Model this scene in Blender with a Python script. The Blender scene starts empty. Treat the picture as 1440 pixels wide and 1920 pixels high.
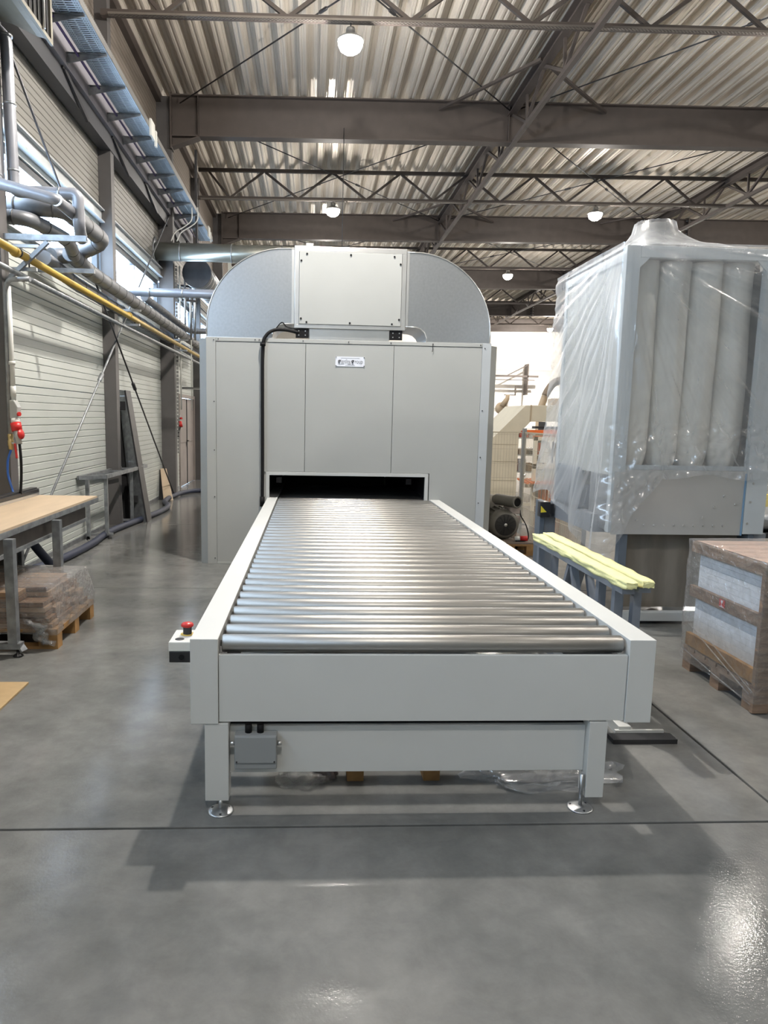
import bpy, math, random
from mathutils import Vector, Matrix, noise
random.seed(7)
V = Vector
sc = bpy.context.scene
COL = sc.collection
# ------------------------------------------------------------------ camera
cam_d = bpy.data.cameras.new('camera'); cam = bpy.data.objects.new('camera', cam_d); COL.objects.link(cam)
rt = V((0.99851637, -0.05110011, 0.01881058)); up = V((-0.01142101, 0.1412274, 0.9899113)); fw = V((0.05324115, 0.98865747, -0.14043425))
cam.matrix_world = Matrix(((rt.x, up.x, -fw.x, 0), (rt.y, up.y, -fw.y, 0), (rt.z, up.z, -fw.z, 1.5), (0, 0, 0, 1)))
cam_d.sensor_width = 36; cam_d.lens = 1361.3886 / 1920 * 36
cam_d.shift_x = 65.8 / 1920; cam_d.shift_y = 17.28 / 1920
cam_d.clip_end = 200
sc.camera = cam
# ------------------------------------------------------------------ world, exposure
w = bpy.data.worlds.new('sky'); sc.world = w; w.use_nodes = True
bg = w.node_tree.nodes['Background']; bg.inputs[0].default_value = (0.60, 0.78, 1.0, 1); bg.inputs[1].default_value = 20.0
vs = sc.view_settings; vs.view_transform = 'Standard'; vs.look = 'None'; vs.exposure = -0.08; vs.gamma = 1; vs.use_curve_mapping = False
sc.cycles.max_bounces = 8; sc.cycles.transparent_max_bounces = 12; sc.cycles.use_denoising = True
sc.cycles.sample_clamp_indirect = 6; sc.cycles.caustics_reflective = False; sc.cycles.caustics_refractive = False
LAMP_POWER = 430; LAMP_COL = (1.0, 0.93, 0.85)

# ------------------------------------------------------------------ materials
MATS = {}
def mat(name, col, rough=.5, metal=0., n=0., ns=6., bump=0., bs=40., stretch=None, col2=None, spec=.5, coat=0.):
    if name in MATS: return MATS[name]
    m = bpy.data.materials.new(name); m.use_nodes = True; nt = m.node_tree; N = nt.nodes; L = nt.links
    p = N['Principled BSDF']; p.inputs['Base Color'].default_value = (*col, 1); p.inputs['Roughness'].default_value = rough
    p.inputs['Metallic'].default_value = metal; p.inputs['Specular IOR Level'].default_value = spec; p.inputs['Coat Weight'].default_value = coat
    if n or bump or col2:
        tc = N.new('ShaderNodeTexCoord'); mp = N.new('ShaderNodeMapping'); L.new(tc.outputs['Object'], mp.inputs[0])
        if stretch: mp.inputs['Scale'].default_value = stretch
        nz = N.new('ShaderNodeTexNoise'); nz.inputs['Scale'].default_value = ns; nz.inputs['Detail'].default_value = 8; L.new(mp.outputs[0], nz.inputs[0])
        mx = N.new('ShaderNodeMix'); mx.data_type = 'RGBA'
        c2 = col2 if col2 else tuple(c * (1 - n) for c in col)
        mx.inputs[6].default_value = (*col, 1); mx.inputs[7].default_value = (*c2, 1)
        rp = N.new('ShaderNodeMapRange'); rp.inputs[1].default_value = .35; rp.inputs[2].default_value = .65
        L.new(nz.outputs[0], rp.inputs[0]); L.new(rp.outputs[0], mx.inputs[0]); L.new(mx.outputs[2], p.inputs['Base Color'])
        if bump:
            n2 = N.new('ShaderNodeTexNoise'); n2.inputs['Scale'].default_value = bs; n2.inputs['Detail'].default_value = 4; L.new(mp.outputs[0], n2.inputs[0])
            b = N.new('ShaderNodeBump'); b.inputs['Strength'].default_value = bump; b.inputs['Distance'].default_value = .01
            L.new(n2.outputs[0], b.inputs['Height']); L.new(b.outputs[0], p.inputs['Normal'])
    MATS[name] = m; return m
PAINT = mat('light_grey_paint', (.60, .61, .595), .42, n=.04, ns=3, bump=.03, bs=300)
PANEL = mat('light_grey_panel', (.44, .45, .435), .45, n=.04, ns=2)
TRIMC = mat('pale_blue_grey_trim', (.50, .53, .55), .4, n=.04)
ZINC = mat('zinc_roller', (.43, .425, .41), .42, 1., n=.08, ns=3, stretch=(.4, 3, 3))
GALV = mat('galvanized_sheet', (.47, .49, .51), .33, .88, n=.08, ns=40)
BRUSH = mat('smooth_galvanized_panel', (.62, .62, .61), .36, .5, n=.06, ns=3)
DUCTG = mat('olive_grey_galvanized', (.36, .37, .33), .34, .75, n=.12, ns=6)
GALVD = mat('weathered_galvanized', (.36, .38, .40), .45, .7, n=.35, ns=14)
ALU = mat('aluminium_profile', (.80, .80, .79), .30, .9, n=.06)
STEELB = mat('brown_grey_steel_paint', (.088, .072, .064), .55, n=.12, ns=5, bump=.03, bs=80)
COLG = mat('grey_column_paint', (.105, .10, .10), .5, n=.12, ns=5)
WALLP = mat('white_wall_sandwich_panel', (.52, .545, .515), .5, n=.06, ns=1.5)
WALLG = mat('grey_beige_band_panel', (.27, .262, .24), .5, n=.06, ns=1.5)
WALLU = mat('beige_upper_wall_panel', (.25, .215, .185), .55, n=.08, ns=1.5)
FARW = mat('far_white_wall', (.86, .82, .76), .6, n=.05, ns=.6)
DECK = mat('galvanized_roof_deck', (.76, .70, .62), .34, .30, n=.05, ns=2.5, stretch=(3, .3, 1))
BLACK = mat('black_rubber', (.012, .012, .013), .6, spec=.15)
BLACKM = mat('black_gloss', (.02, .02, .022), .3)
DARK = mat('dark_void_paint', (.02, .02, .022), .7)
DKSTEEL = mat('dark_steel', (.07, .07, .075), .45, .6, n=.3)
INSUL = mat('grey_pipe_insulation_jacket', (.20, .208, .222), .45, .35, n=.22, ns=8, bump=.06, bs=25)
INSULB = mat('pale_pipe_jacket', (.27, .28, .31), .4, .3, n=.15, ns=8)
BAND = mat('pipe_band_tape', (.13, .13, .13), .5, .2, n=.3)
YEL = mat('yellow_gas_pipe_paint', (.50, .34, .07), .4, n=.1)
WOOD = mat('pallet_wood', (.27, .185, .13), .7, n=.45, ns=7, stretch=(1, 1, 6), bump=.15, bs=30)
WOODO = mat('orange_pallet_wood', (.40, .22, .08), .7, n=.4, ns=9, bump=.12, bs=30)
BOARD = mat('brown_board_wood', (.26, .15, .085), .6, n=.5, ns=5, stretch=(.6, 8, 8), bump=.1, bs=40)
PLY = mat('plywood_top', (.56, .44, .31), .55, n=.14, ns=4, stretch=(2, .4, 1))
CARD = mat('tan_fibreboard', (.44, .31, .16), .7, n=.06, ns=30)
WHITEB = mat('white_packed_board', (.74, .78, .84), .5, n=.05)
CLOTH = mat('grey_filter_cloth', (.80, .78, .72), .9, n=.14, ns=5, bump=.12, bs=160)
CURT = mat('brown_grey_curtain', (.25, .225, .19), .8, n=.22, ns=4, stretch=(3, 3, .6), bump=.06, bs=30)
RED = mat('red_plastic', (.55, .02, .018), .35)
BLUEH = mat('navy_ribbed_hose', (.025, .032, .06), .5, bump=.3, bs=200)
BLUET = mat('blue_air_tube', (.03, .13, .5), .3)
WPLAS = mat('white_plastic', (.70, .70, .66), .4)
FOAM = mat('pale_yellow_foam', (.80, .78, .40), .8, n=.12, ns=12, bump=.3, bs=50)
BEIGE = mat('beige_machine_paint', (.60, .55, .43), .5, n=.06)
ORANGE = mat('orange_rack_paint', (.62, .14, .03), .5, n=.1)
MOTG = mat('motor_grey_paint', (.20, .19, .165), .45, .2, n=.2)
HEAT = mat('heater_beige_grey_paint', (.11, .10, .075), .5, n=.2, ns=12)
DOORG = mat('grey_brown_door_paint', (.31, .27, .25), .5, n=.16, ns=3)
FRAMEG = mat('filter_frame_grey_paint', (.56, .60, .62), .42, n=.05)
BLUEG = mat('slate_blue_grey_paint', (.13, .16, .20), .45, n=.12)
BRASS = mat('brass_fitting', (.55, .42, .2), .35, .9)
WFRAME = mat('window_frame_dark', (.045, .05, .055), .4)
SIGNW = mat('sign_white', (.80, .83, .90), .35)
SIGNB = mat('sign_blue', (.02, .06, .25), .4)
SIGNY = mat('sign_yellow', (.85, .68, .05), .45)
INK = mat('ink_dark', (.02, .02, .025), .6)
INKG = mat('ink_grey', (.25, .26, .28), .6)
PURP = mat('violet_cable', (.05, .035, .12), .5)
LAV = mat('pale_lilac_channel_paint', (.27, .265, .30), .45, n=.08)

def film_mat(name, fac, tint, bs, strength, rough=.12, white=.5, st=(1, 1, 1)):
    m = bpy.data.materials.new(name); m.use_nodes = True; nt = m.node_tree; N = nt.nodes; L = nt.links
    N.remove(N['Principled BSDF']); out = N['Material Output']
    tr = N.new('ShaderNodeBsdfTransparent'); tr.inputs[0].default_value = (.97, .98, .985, 1)
    gl = N.new('ShaderNodeBsdfGlossy'); gl.inputs['Roughness'].default_value = rough
    df = N.new('ShaderNodeBsdfDiffuse'); df.inputs[0].default_value = (*tint, 1)
    tl = N.new('ShaderNodeBsdfTranslucent'); tl.inputs[0].default_value = (*tint, 1)
    m0 = N.new('ShaderNodeMixShader'); m0.inputs[0].default_value = .5; L.new(df.outputs[0], m0.inputs[1]); L.new(tl.outputs[0], m0.inputs[2])
    m1 = N.new('ShaderNodeMixShader'); m1.inputs[0].default_value = white; L.new(gl.outputs[0], m1.inputs[1]); L.new(m0.outputs[0], m1.inputs[2])
    lw = N.new('ShaderNodeLayerWeight'); lw.inputs[0].default_value = .35
    tc = N.new('ShaderNodeTexCoord'); nz = N.new('ShaderNodeTexNoise'); nz.inputs['Scale'].default_value = bs; nz.inputs['Detail'].default_value = 5
    nz.inputs['Distortion'].default_value = .8; mp_ = N.new('ShaderNodeMapping'); mp_.inputs['Scale'].default_value = st; L.new(tc.outputs['Object'], mp_.inputs[0]); L.new(mp_.outputs[0], nz.inputs[0])
    ad = N.new('ShaderNodeMath'); ad.operation = 'MULTIPLY_ADD'; L.new(lw.outputs['Facing'], ad.inputs[0]); ad.inputs[1].default_value = .45; ad.inputs[2].default_value = fac
    nm = N.new('ShaderNodeMath'); nm.operation = 'MULTIPLY'; L.new(ad.outputs[0], nm.inputs[0])
    mr = N.new('ShaderNodeMapRange'); mr.inputs[1].default_value = .3; mr.inputs[2].default_value = .7; mr.inputs[3].default_value = .7; mr.inputs[4].default_value = 1.3
    L.new(nz.outputs[0], mr.inputs[0]); L.new(mr.outputs[0], nm.inputs[1]); nm.use_clamp = True
    b = N.new('ShaderNodeBump'); b.inputs['Strength'].default_value = strength; b.inputs['Distance'].default_value = .02; L.new(nz.outputs[0], b.inputs['Height'])
    L.new(b.outputs[0], gl.inputs['Normal']); L.new(b.outputs[0], df.inputs['Normal'])
    mm = N.new('ShaderNodeMixShader'); L.new(nm.outputs[0], mm.inputs[0]); L.new(tr.outputs[0], mm.inputs[1]); L.new(m1.outputs[0], mm.inputs[2])
    L.new(mm.outputs[0], out.inputs[0]); MATS[name] = m; return m
FILM = film_mat('clear_plastic_sheet', .26, (.90, .93, .97), 7, .6, .18, .62, (1, 1, .22))
SFILM = film_mat('stretch_film', .15, (.90, .90, .92), 18, 1.0, .06, .22)
SFILM2 = film_mat('crinkled_stretch_film', .27, (.92, .92, .93), 20, 1.0, .08, .35)

def floor_mat():
    m = bpy.data.materials.new('polished_grey_concrete'); m.use_nodes = True; nt = m.node_tree; N = nt.nodes; L = nt.links; p = N['Principled BSDF']
    tc = N.new('ShaderNodeTexCoord')
    n1 = N.new('ShaderNodeTexNoise'); n1.inputs['Scale'].default_value = .8; n1.inputs['Detail'].default_value = 12; n1.inputs['Roughness'].default_value = .66
    n2 = N.new('ShaderNodeTexNoise'); n2.inputs['Scale'].default_value = 90; n2.inputs['Detail'].default_value = 3
    n3 = N.new('ShaderNodeTexNoise'); n3.inputs['Scale'].default_value = 7.0; n3.inputs['Detail'].default_value = 14; n3.inputs['Roughness'].default_value = .7; n3.inputs['Distortion'].default_value = .3
    geo = N.new('ShaderNodeNewGeometry')
    for n_ in (n1, n2, n3): L.new(geo.outputs['Position'], n_.inputs[0])
    r1 = N.new('ShaderNodeValToRGB'); e = r1.color_ramp.elements; e[0].position = .34; e[0].color = (.105, .109, .108, 1); e[1].position = .66; e[1].color = (.225, .226, .217, 1)
    L.new(n1.outputs[0], r1.inputs[0])
    r3 = N.new('ShaderNodeValToRGB'); e = r3.color_ramp.elements; e[0].position = .25; e[0].color = (.78, .78, .78, 1); e[1].position = .78; e[1].color = (1.15, 1.15, 1.15, 1)
    L.new(n3.outputs[0], r3.inputs[0])
    mx = N.new('ShaderNodeMix'); mx.data_type = 'RGBA'; mx.blend_type = 'MULTIPLY'; mx.inputs[0].default_value = 1
    L.new(r1.outputs[0], mx.inputs[6]); L.new(r3.outputs[0], mx.inputs[7]); L.new(mx.outputs[2], p.inputs['Base Color'])
    rr = N.new('ShaderNodeMapRange'); rr.inputs[3].default_value = .08; rr.inputs[4].default_value = .17; L.new(n3.outputs[0], rr.inputs[0]); L.new(rr.outputs[0], p.inputs['Roughness'])
    b = N.new('ShaderNodeBump'); b.inputs['Strength'].default_value = .10; b.inputs['Distance'].default_value = .004; L.new(n2.outputs[0], b.inputs['Height']); L.new(b.outputs[0], p.inputs['Normal'])
    p.inputs['Specular IOR Level'].default_value = .26
    return m
FLOORM = floor_mat()
def slot_mat(name, col, metal, sx, sy, duty=.55, duty2=.32, axis='XY'):
    """perforated sheet: rows of slots punched right through"""
    m = bpy.data.materials.new(name); m.use_nodes = True; nt = m.node_tree; N = nt.nodes; L = nt.links; p = N['Principled BSDF']; out = N['Material Output']
    p.inputs['Base Color'].default_value = (*col, 1); p.inputs['Metallic'].default_value = metal; p.inputs['Roughness'].default_value = .36
    tc = N.new('ShaderNodeTexCoord'); sp = N.new('ShaderNodeSeparateXYZ'); L.new(tc.outputs['Object'], sp.inputs[0])
    def per(o, s, d, off=None):
        a = N.new('ShaderNodeMath'); a.operation = 'MULTIPLY'; a.inputs[1].default_value = s; L.new(o, a.inputs[0]); o2 = a.outputs[0]
        if off is not None:
            q = N.new('ShaderNodeMath'); q.operation = 'ADD'; L.new(o2, q.inputs[0]); L.new(off, q.inputs[1]); o2 = q.outputs[0]
        f = N.new('ShaderNodeMath'); f.operation = 'FRACT'; L.new(o2, f.inputs[0])
        g = N.new('ShaderNodeMath'); g.operation = 'LESS_THAN'; g.inputs[1].default_value = d; L.new(f.outputs[0], g.inputs[0]); return g.outputs[0]
    ay = sp.outputs[axis[1]]; ax = sp.outputs[axis[0]]
    rowi = N.new('ShaderNodeMath'); rowi.operation = 'MULTIPLY'; rowi.inputs[1].default_value = sy; L.new(ay, rowi.inputs[0])
    fl = N.new('ShaderNodeMath'); fl.operation = 'FLOOR'; L.new(rowi.outputs[0], fl.inputs[0])
    hf = N.new('ShaderNodeMath'); hf.operation = 'MULTIPLY'; hf.inputs[1].default_value = .5; L.new(fl.outputs[0], hf.inputs[0])
    a = per(ax, sx, duty, hf.outputs[0]); b = per(ay, sy, duty2)
    mu = N.new('ShaderNodeMath'); mu.operation = 'MULTIPLY'; L.new(a, mu.inputs[0]); L.new(b, mu.inputs[1])
    tr = N.new('ShaderNodeBsdfTransparent'); mx = N.new('ShaderNodeMixShader'); L.new(mu.outputs[0], mx.inputs[0]); L.new(p.outputs[0], mx.inputs[1]); L.new(tr.outputs[0], mx.inputs[2])
    L.new(mx.outputs[0], out.inputs[0]); MATS[name] = m; return m
TRAYM = mat('galvanized_tray_steel', (.42, .50, .58), .36, .5, n=.12, ns=9)
TRAYS = slot_mat('perforated_tray_side', (.34, .34, .33), .4, 30, 30, .5, .5, 'YZ')
TRAYT = slot_mat('perforated_truss_tray', (.22, .20, .18), .5, 22, 45, .6, .5, 'XY')
def emit(name, col, s):
    m = bpy.data.materials.new(name); m.use_nodes = True; N = m.node_tree.nodes; N.remove(N['Principled BSDF'])
    e = N.new('ShaderNodeEmission'); e.inputs[0].default_value = (*col, 1); e.inputs[1].default_value = s
    m.node_tree.links.new(e.outputs[0], N['Material Output'].inputs[0]); return m
LENS = emit('lamp_lens', (1, .95, .86), 60)
def glass_mat():
    m = bpy.data.materials.new('window_glass'); m.use_nodes = True; N = m.node_tree.nodes; L = m.node_tree.links; N.remove(N['Principled BSDF'])
    t = N.new('ShaderNodeBsdfTransparent'); g = N.new('ShaderNodeBsdfGlossy'); g.inputs['Roughness'].default_value = .02; x = N.new('ShaderNodeMixShader'); x.inputs[0].default_value = .06
    L.new(t.outputs[0], x.inputs[1]); L.new(g.outputs[0], x.inputs[2]); L.new(x.outputs[0], N['Material Output'].inputs[0]); return m
GLASS = glass_mat()

# ------------------------------------------------------------------ mesh helper
def wloc(o):
    l = V((0, 0, 0))
    while o: l += o.location; o = o.parent
    return l
class B:
    def __init__(s): s.v = []; s.f = []; s.s = []
    def add(s, vs_, fs, sm=False):
        k = len(s.v); s.v += [V(v) for v in vs_]; s.f += [[i + k for i in f] for f in fs]; s.s += [sm] * len(fs); return s
    def box(s, x0, x1, y0, y1, z0, z1):
        return s.add([(x0, y0, z0), (x1, y0, z0), (x1, y1, z0), (x0, y1, z0), (x0, y0, z1), (x1, y0, z1), (x1, y1, z1), (x0, y1, z1)],
                     [(0, 3, 2, 1), (4, 5, 6, 7), (0, 1, 5, 4), (1, 2, 6, 5), (2, 3, 7, 6), (3, 0, 4, 7)])
    def bar(s, p, q, wd, h, upv=(0, 0, 1)):
        p, q = V(p), V(q); d = (q - p).normalized(); u = V(upv)
        if abs(d.dot(u)) > .98: u = V((0, 1, 0))
        a = d.cross(u).normalized() * wd / 2; b = a.cross(d).normalized() * h / 2
        c = [p - a - b, p + a - b, p + a + b, p - a + b, q - a - b, q + a - b, q + a + b, q - a + b]
        return s.add(c, [(0, 1, 2, 3), (7, 6, 5, 4), (0, 4, 5, 1), (1, 5, 6, 2), (2, 6, 7, 3), (3, 7, 4, 0)])
    def prism(s, poly, d):
        n = len(poly); d = V(d); a = [V(p) for p in poly]
        return s.add(a + [p + d for p in a], [list(range(n))[::-1], list(range(n, 2 * n))] + [(i, (i + 1) % n, n + (i + 1) % n, n + i) for i in range(n)])
    def tube(s, path, r, n=12, caps=True, closed=False):
        P = [V(p) for p in path]; m = len(P); R = r if isinstance(r, (list, tuple)) else [r] * m
        t0 = (P[1] - P[0]).normalized(); a = t0.cross(V((0, 0, 1)))
        if a.length < .05: a = t0.cross(V((0, 1, 0)))
        a.normalize(); vs_ = []
        for i, p in enumerate(P):
            t = (P[min(i + 1, m - 1)] - P[max(i - 1, 0)]).normalized()
            a = (a - t * a.dot(t)).normalized(); b = t.cross(a)
            for k in range(n):
                th = 2 * math.pi * k / n; vs_.append(p + (a * math.cos(th) + b * math.sin(th)) * R[i])
        fs = [(i * n + k, i * n + (k + 1) % n, (i + 1) * n + (k + 1) % n, (i + 1) * n + k) for i in range(m - 1) for k in range(n)]
        s.add(vs_, fs, True)
        if caps:
            k0 = len(s.v) - m * n; s.f += [[k0 + i for i in range(n)][::-1], [k0 + (m - 1) * n + i for i in range(n)]]; s.s += [False, False]
        return s
    def lathe(s, prof, o, ax=(0, 0, 1), n=20):
        ax = V(ax).normalized(); a = ax.cross(V((0, 0, 1)))
        if a.length < .05: a = V((1, 0, 0))
        a.normalize(); b = ax.cross(a); o = V(o); vs_ = []
        for (r, h) in prof:
            for k in range(n):
                th = 2 * math.pi * k / n; vs_.append(o + ax * h + (a * math.cos(th) + b * math.sin(th)) * max(r, 1e-4))
        m = len(prof); return s.add(vs_, [(i * n + k, i * n + (k + 1) % n, (i + 1) * n + (k + 1) % n, (i + 1) * n + k) for i in range(m - 1) for k in range(n)], True)
    def cyl(s, p, q, r, n=12): return s.tube([p, q], r, n)
    def grid(s, fn, nu, nv, sm=True):
        vs_ = [fn(i / nu, j / nv) for j in range(nv + 1) for i in range(nu + 1)]; k = nu + 1
        return s.add(vs_, [(j * k + i, j * k + i + 1, (j + 1) * k + i + 1, (j + 1) * k + i) for j in range(nv) for i in range(nu)], sm)
    def build(s, name, m, parent=None, bevel=0, kind=None, solid=0):
        me = bpy.data.meshes.new(name)
        if parent is not None: org = wloc(parent)
        else:
            xs = [v.x for v in s.v]; ys = [v.y for v in s.v]; zs = [v.z for v in s.v]; org = V(((min(xs) + max(xs)) / 2, (min(ys) + max(ys)) / 2, min(zs)))
        me.from_pydata([v - org for v in s.v], [], s.f); me.polygons.foreach_set('use_smooth', s.s); me.materials.append(m); me.update()
        o = bpy.data.objects.new(name, me); COL.objects.link(o)
        if parent is not None: o.parent = parent
        else: o.location = org
        if solid: md = o.modifiers.new('t', 'SOLIDIFY'); md.thickness = solid
        if bevel: md = o.modifiers.new('b', 'BEVEL'); md.width = bevel; md.segments = 2; md.limit_method = 'ANGLE'; md.angle_limit = .6
        if kind: o['kind'] = kind
        return o
def tag(o, label, cat, group=None):
    o['label'] = label; o['category'] = cat
    if group: o['group'] = group
    return o
def T(name, label, cat, loc, group=None):
    o = bpy.data.objects.new(name, None); COL.objects.link(o); o.location = loc; o.empty_display_size = .1; return tag(o, label, cat, group)
def S(name, loc=(0, 0, 0)):
    o = bpy.data.objects.new(name, None); COL.objects.link(o); o.location = loc; o['kind'] = 'structure'; return o
def inst(o, name, parent, delta):
    c = bpy.data.objects.new(name, o.data); COL.objects.link(c); c.parent = parent; c.location = o.location + V(delta)
    for md in o.modifiers:
        m2 = c.modifiers.new(md.name, md.type)
        if md.type == 'BEVEL': m2.width = md.width; m2.segments = md.segments; m2.limit_method = md.limit_method; m2.angle_limit = md.angle_limit
    return c
def fillet(P, r, n=6):
    P = [V(p) for p in P]; o = [P[0]]
    for i in range(1, len(P) - 1):
        a = (P[i - 1] - P[i]); b = (P[i + 1] - P[i]); q = min(r, a.length * .49, b.length * .49); a = P[i] + a.normalized() * q; b = P[i] + b.normalized() * q
        for k in range(n + 1):
            t = k / n; o.append(a * (1 - t) ** 2 + P[i] * 2 * t * (1 - t) + b * t * t)
    o.append(P[-1]); return o
def bez(P, n=40):
    P = [V(p) for p in P]; Q = [P[0] * 2 - P[1]] + P + [P[-1] * 2 - P[-2]]; o = []
    m = len(P) - 1; k = max(2, n // m)
    for i in range(m):
        p0, p1, p2, p3 = Q[i:i + 4]
        for j in range(k):
            t = j / k; o.append(.5 * ((2 * p1) + (p2 - p0) * t + (2 * p0 - 5 * p1 + 4 * p2 - p3) * t * t + (3 * p1 - p0 - 3 * p2 + p3) * t ** 3))
    o.append(P[-1]); return o
def text(body, name, m, parent, loc, size, rot, xs=1.0, bold=0.0):
    c = bpy.data.curves.new(name, 'FONT'); c.body = body; c.size = size; c.align_x = 'LEFT'; c.extrude = .0006; c.offset = bold; c.materials.append(m)
    tmp = bpy.data.objects.new('tmp', c); COL.objects.link(tmp); bpy.context.view_layer.update()
    me = bpy.data.meshes.new_from_object(tmp.evaluated_get(bpy.context.evaluated_depsgraph_get())); bpy.data.objects.remove(tmp)
    if not me.materials: me.materials.append(m)
    o = bpy.data.objects.new(name, me); COL.objects.link(o); o.parent = parent; o.location = V(loc) - wloc(parent); o.rotation_euler = rot; o.scale = (xs, 1, 1); return o
def zr(z, x): return z + .018 * (x + 2.72)

# ================================================================== SETTING
WX = -2.72
HX0, HX1, HY0, HY1 = -2.72, 24.0, -9.0, 42.0
# floor: slabs with sawn joints between them
fl = S('floor')
xs_ = [HX0 - .2, 1.859, 6.4, 11.0, 15.5, HX1]; ys_ = [HY0, -5.0, -1.26, 2.508, 6.28, 10.05, 13.8, 17.6, 25.1, 32.6, HY1]
g = .006
for i in range(len(xs_) - 1):
    for j in range(len(ys_) - 1):
        B().box(xs_[i] + g, xs_[i + 1] - g, ys_[j] + g, ys_[j + 1] - g, -.12, 0).build('floor_slab', FLOORM, fl, bevel=.003)
B().box(HX0 - .2, HX1, HY0, HY1, -.16, -.012).build('joint_bed', mat('joint_filler', (.06, .06, .058), .9), fl)
# ceiling deck: trapezoidal sheet, ribs run along the hall
ce = S('ceiling'); bm = B(); pitch = .31; prof = []
x = HX0
while x < HX1:
    for dx, dz in ((0, 0), (.03, .0), (.037, .012), (.063, .012), (.07, 0), (.10, 0), (.125, .055), (.133, .055), (.165, .13), (.21, .13), (.218, .142), (.232, .142), (.24, .13), (.27, .13), (.295, .055), (.303, .055)):
        prof.append((x + dx, zr(6.93, x + dx) + dz))
    x += pitch
n_ = len(prof)
bm.add([(a, HY0, b) for a, b in prof] + [(a, HY1, b) for a, b in prof], [(i, i + 1, n_ + i + 1, n_ + i) for i in range(n_ - 1)])
bm.build('roof_deck', DECK, ce)
B().prism([(HX0 - .3, HY0, 7.09), (HX1, HY0, 7.57), (HX1, HY0, 7.7), (HX0 - .3, HY0, 7.25)], (0, HY1 - HY0, 0)).build('roof_insulation', WALLP, ce)
# left wall: ribbed sandwich panels, bay by bay
wl = S('wall_left')
def ribbed(name, y0, y1, z0, z1, m, x=WX, rp=.0745, inst_from=None):
    P = []; z = z0 + .006
    P.append((x - .006, z0)); P.append((x, z0 + .004))
    while z + rp < z1: P += [(x, z + rp - .014), (x - .006, z + rp - .010), (x - .006, z + rp - .004), (x, z + rp)]; z += rp
    P += [(x, z1 - .004), (x - .006, z1)]
    k = len(P); b_ = B(); b_.add([(a, y0, c) for a, c in P] + [(a, y1, c) for a, c in P], [(i, i + 1, k + i + 1, k + i) for i in range(k - 1)])
    b_.box(x - .12, x - .0065, y0, y1, z0, z1)
    return b_.build(name, m, wl)
YC = [-8.1, -4.5, -.9, 2.7, 6.2, 9.9, 13.55, 17.15, 20.75, 24.3]
for i in range(len(YC) - 1):
    y0, y1 = YC[i] + .003, YC[i + 1] - .003
    rows = [(.0, .845), (.85, 1.742), (1.748, 2.628), (2.634, 3.14), (4.07, 4.80)]
    if i == 6: rows = []      # bay with the double door
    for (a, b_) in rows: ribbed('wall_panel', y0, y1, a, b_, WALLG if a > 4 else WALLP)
    if i == 6:
        ribbed('wall_panel', y0, 15.2, 0, 1.742, WALLP)
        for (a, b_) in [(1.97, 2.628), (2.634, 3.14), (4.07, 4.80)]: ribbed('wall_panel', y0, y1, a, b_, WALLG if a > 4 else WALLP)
        B().box(WX - .12, WX, 15.2, y1, 1.93, 1.968).build('door_lintel', WALLP, wl)
        B().box(WX - .12, WX, y0, 15.2, 1.745, 1.968).build('wall_panel', WALLP, wl)
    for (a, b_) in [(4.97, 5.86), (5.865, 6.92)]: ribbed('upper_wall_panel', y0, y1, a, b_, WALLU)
B().box(WX - .12, WX, HY0, YC[0], 0, 6.95).build('wall_panel', WALLP, wl); B().box(WX - .12, WX, YC[-1], HY1, 0, 6.95).build('wall_panel', WALLP, wl)
B().prism([(WX - .12, HY0, 4.80), (WX + .02, HY0, 4.81), (WX + .02, HY0, 4.85), (WX, HY0, 4.97), (WX - .12, HY0, 4.97)], (0, HY1 - HY0, 0)).build('flashing_ledge', mat('pale_green_flashing', (.48, .50, .43), .5), wl)
B().box(WX, WX + .09, HY0, HY1, 6.80, 6.95).build('roof_edge_angle', STEELB, wl)
tr1 = B().box(WX, WX + .012, HY0, 15.2, 0, .05).build('baseboard_left', GALVD, None); tr1['kind'] = 'structure'
# windows, one ribbon per bay
for i in range(len(YC) - 1):
    y0, y1 = YC[i] + .06, YC[i + 1] - .06
    wn = S('window_%d' % (i + 1), (WX, (y0 + y1) / 2, 3.14))
    fr = B(); x0, x1 = WX - .09, WX - .02
    fr.box(x0, x1, y0, y1, 3.14, 3.19).box(x0, x1, y0, y1, 3.76, 3.84).box(x0, x1, y0, y0 + .05, 3.19, 3.76).box(x0, x1, y1 - .10, y1, 3.19, 3.76)
    fr.build('window_frame', WFRAME, wn)
    ym = (y0 + y1) / 2; B().box(x0, x1, ym - .018, ym + .018, 3.19, 3.76).build('mullion', mat('mullion_grey', (.30, .32, .36), .4), wn)
    for a, b_ in ((y0 + .05, ym - .018), (ym + .018, y1 - .10)): B().box(WX - .06, WX - .054, a, b_, 3.19, 3.76).build('pane', GLASS, wn)
    B().box(WX - .02, WX + .0, y0, y1, 3.84, 3.90).box(WX - .1, WX + .015, y0, y1, 3.90, 4.065).build('head_flashing', WALLP, wn)
    B().box(WX - .0, WX + .05, y0, y1, 3.125, 3.15).build('window_sill', TRIMC, wn)
    rail = B().box(WX + .015, WX + .07, y0 - .02, y1 + .02, 3.90, 3.915).box(WX + .015, WX + .07, y0 - .02, y1 + .02, 4.045, 4.06).box(WX + .015, WX + .03, y0 - .02, y1 + .02, 3.915, 4.045)
    rail.build('rail_channel', TRIMC, wn)
    ld = bpy.data.lights.new('daylight_portal', 'AREA'); ld.shape = 'RECTANGLE'; ld.size = y1 - y0; ld.size_y = .62; ld.cycles.is_portal = True
    lo = bpy.data.objects.new('daylight_portal', ld); COL.objects.link(lo); lo.location = (WX - .10, ym, 3.475)
    lo.rotation_euler = Matrix(((0, 0, -1), (1, 0, 0), (0, -1, 0))).transposed().to_euler() if False else (math.radians(90), 0, math.radians(-90))
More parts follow.
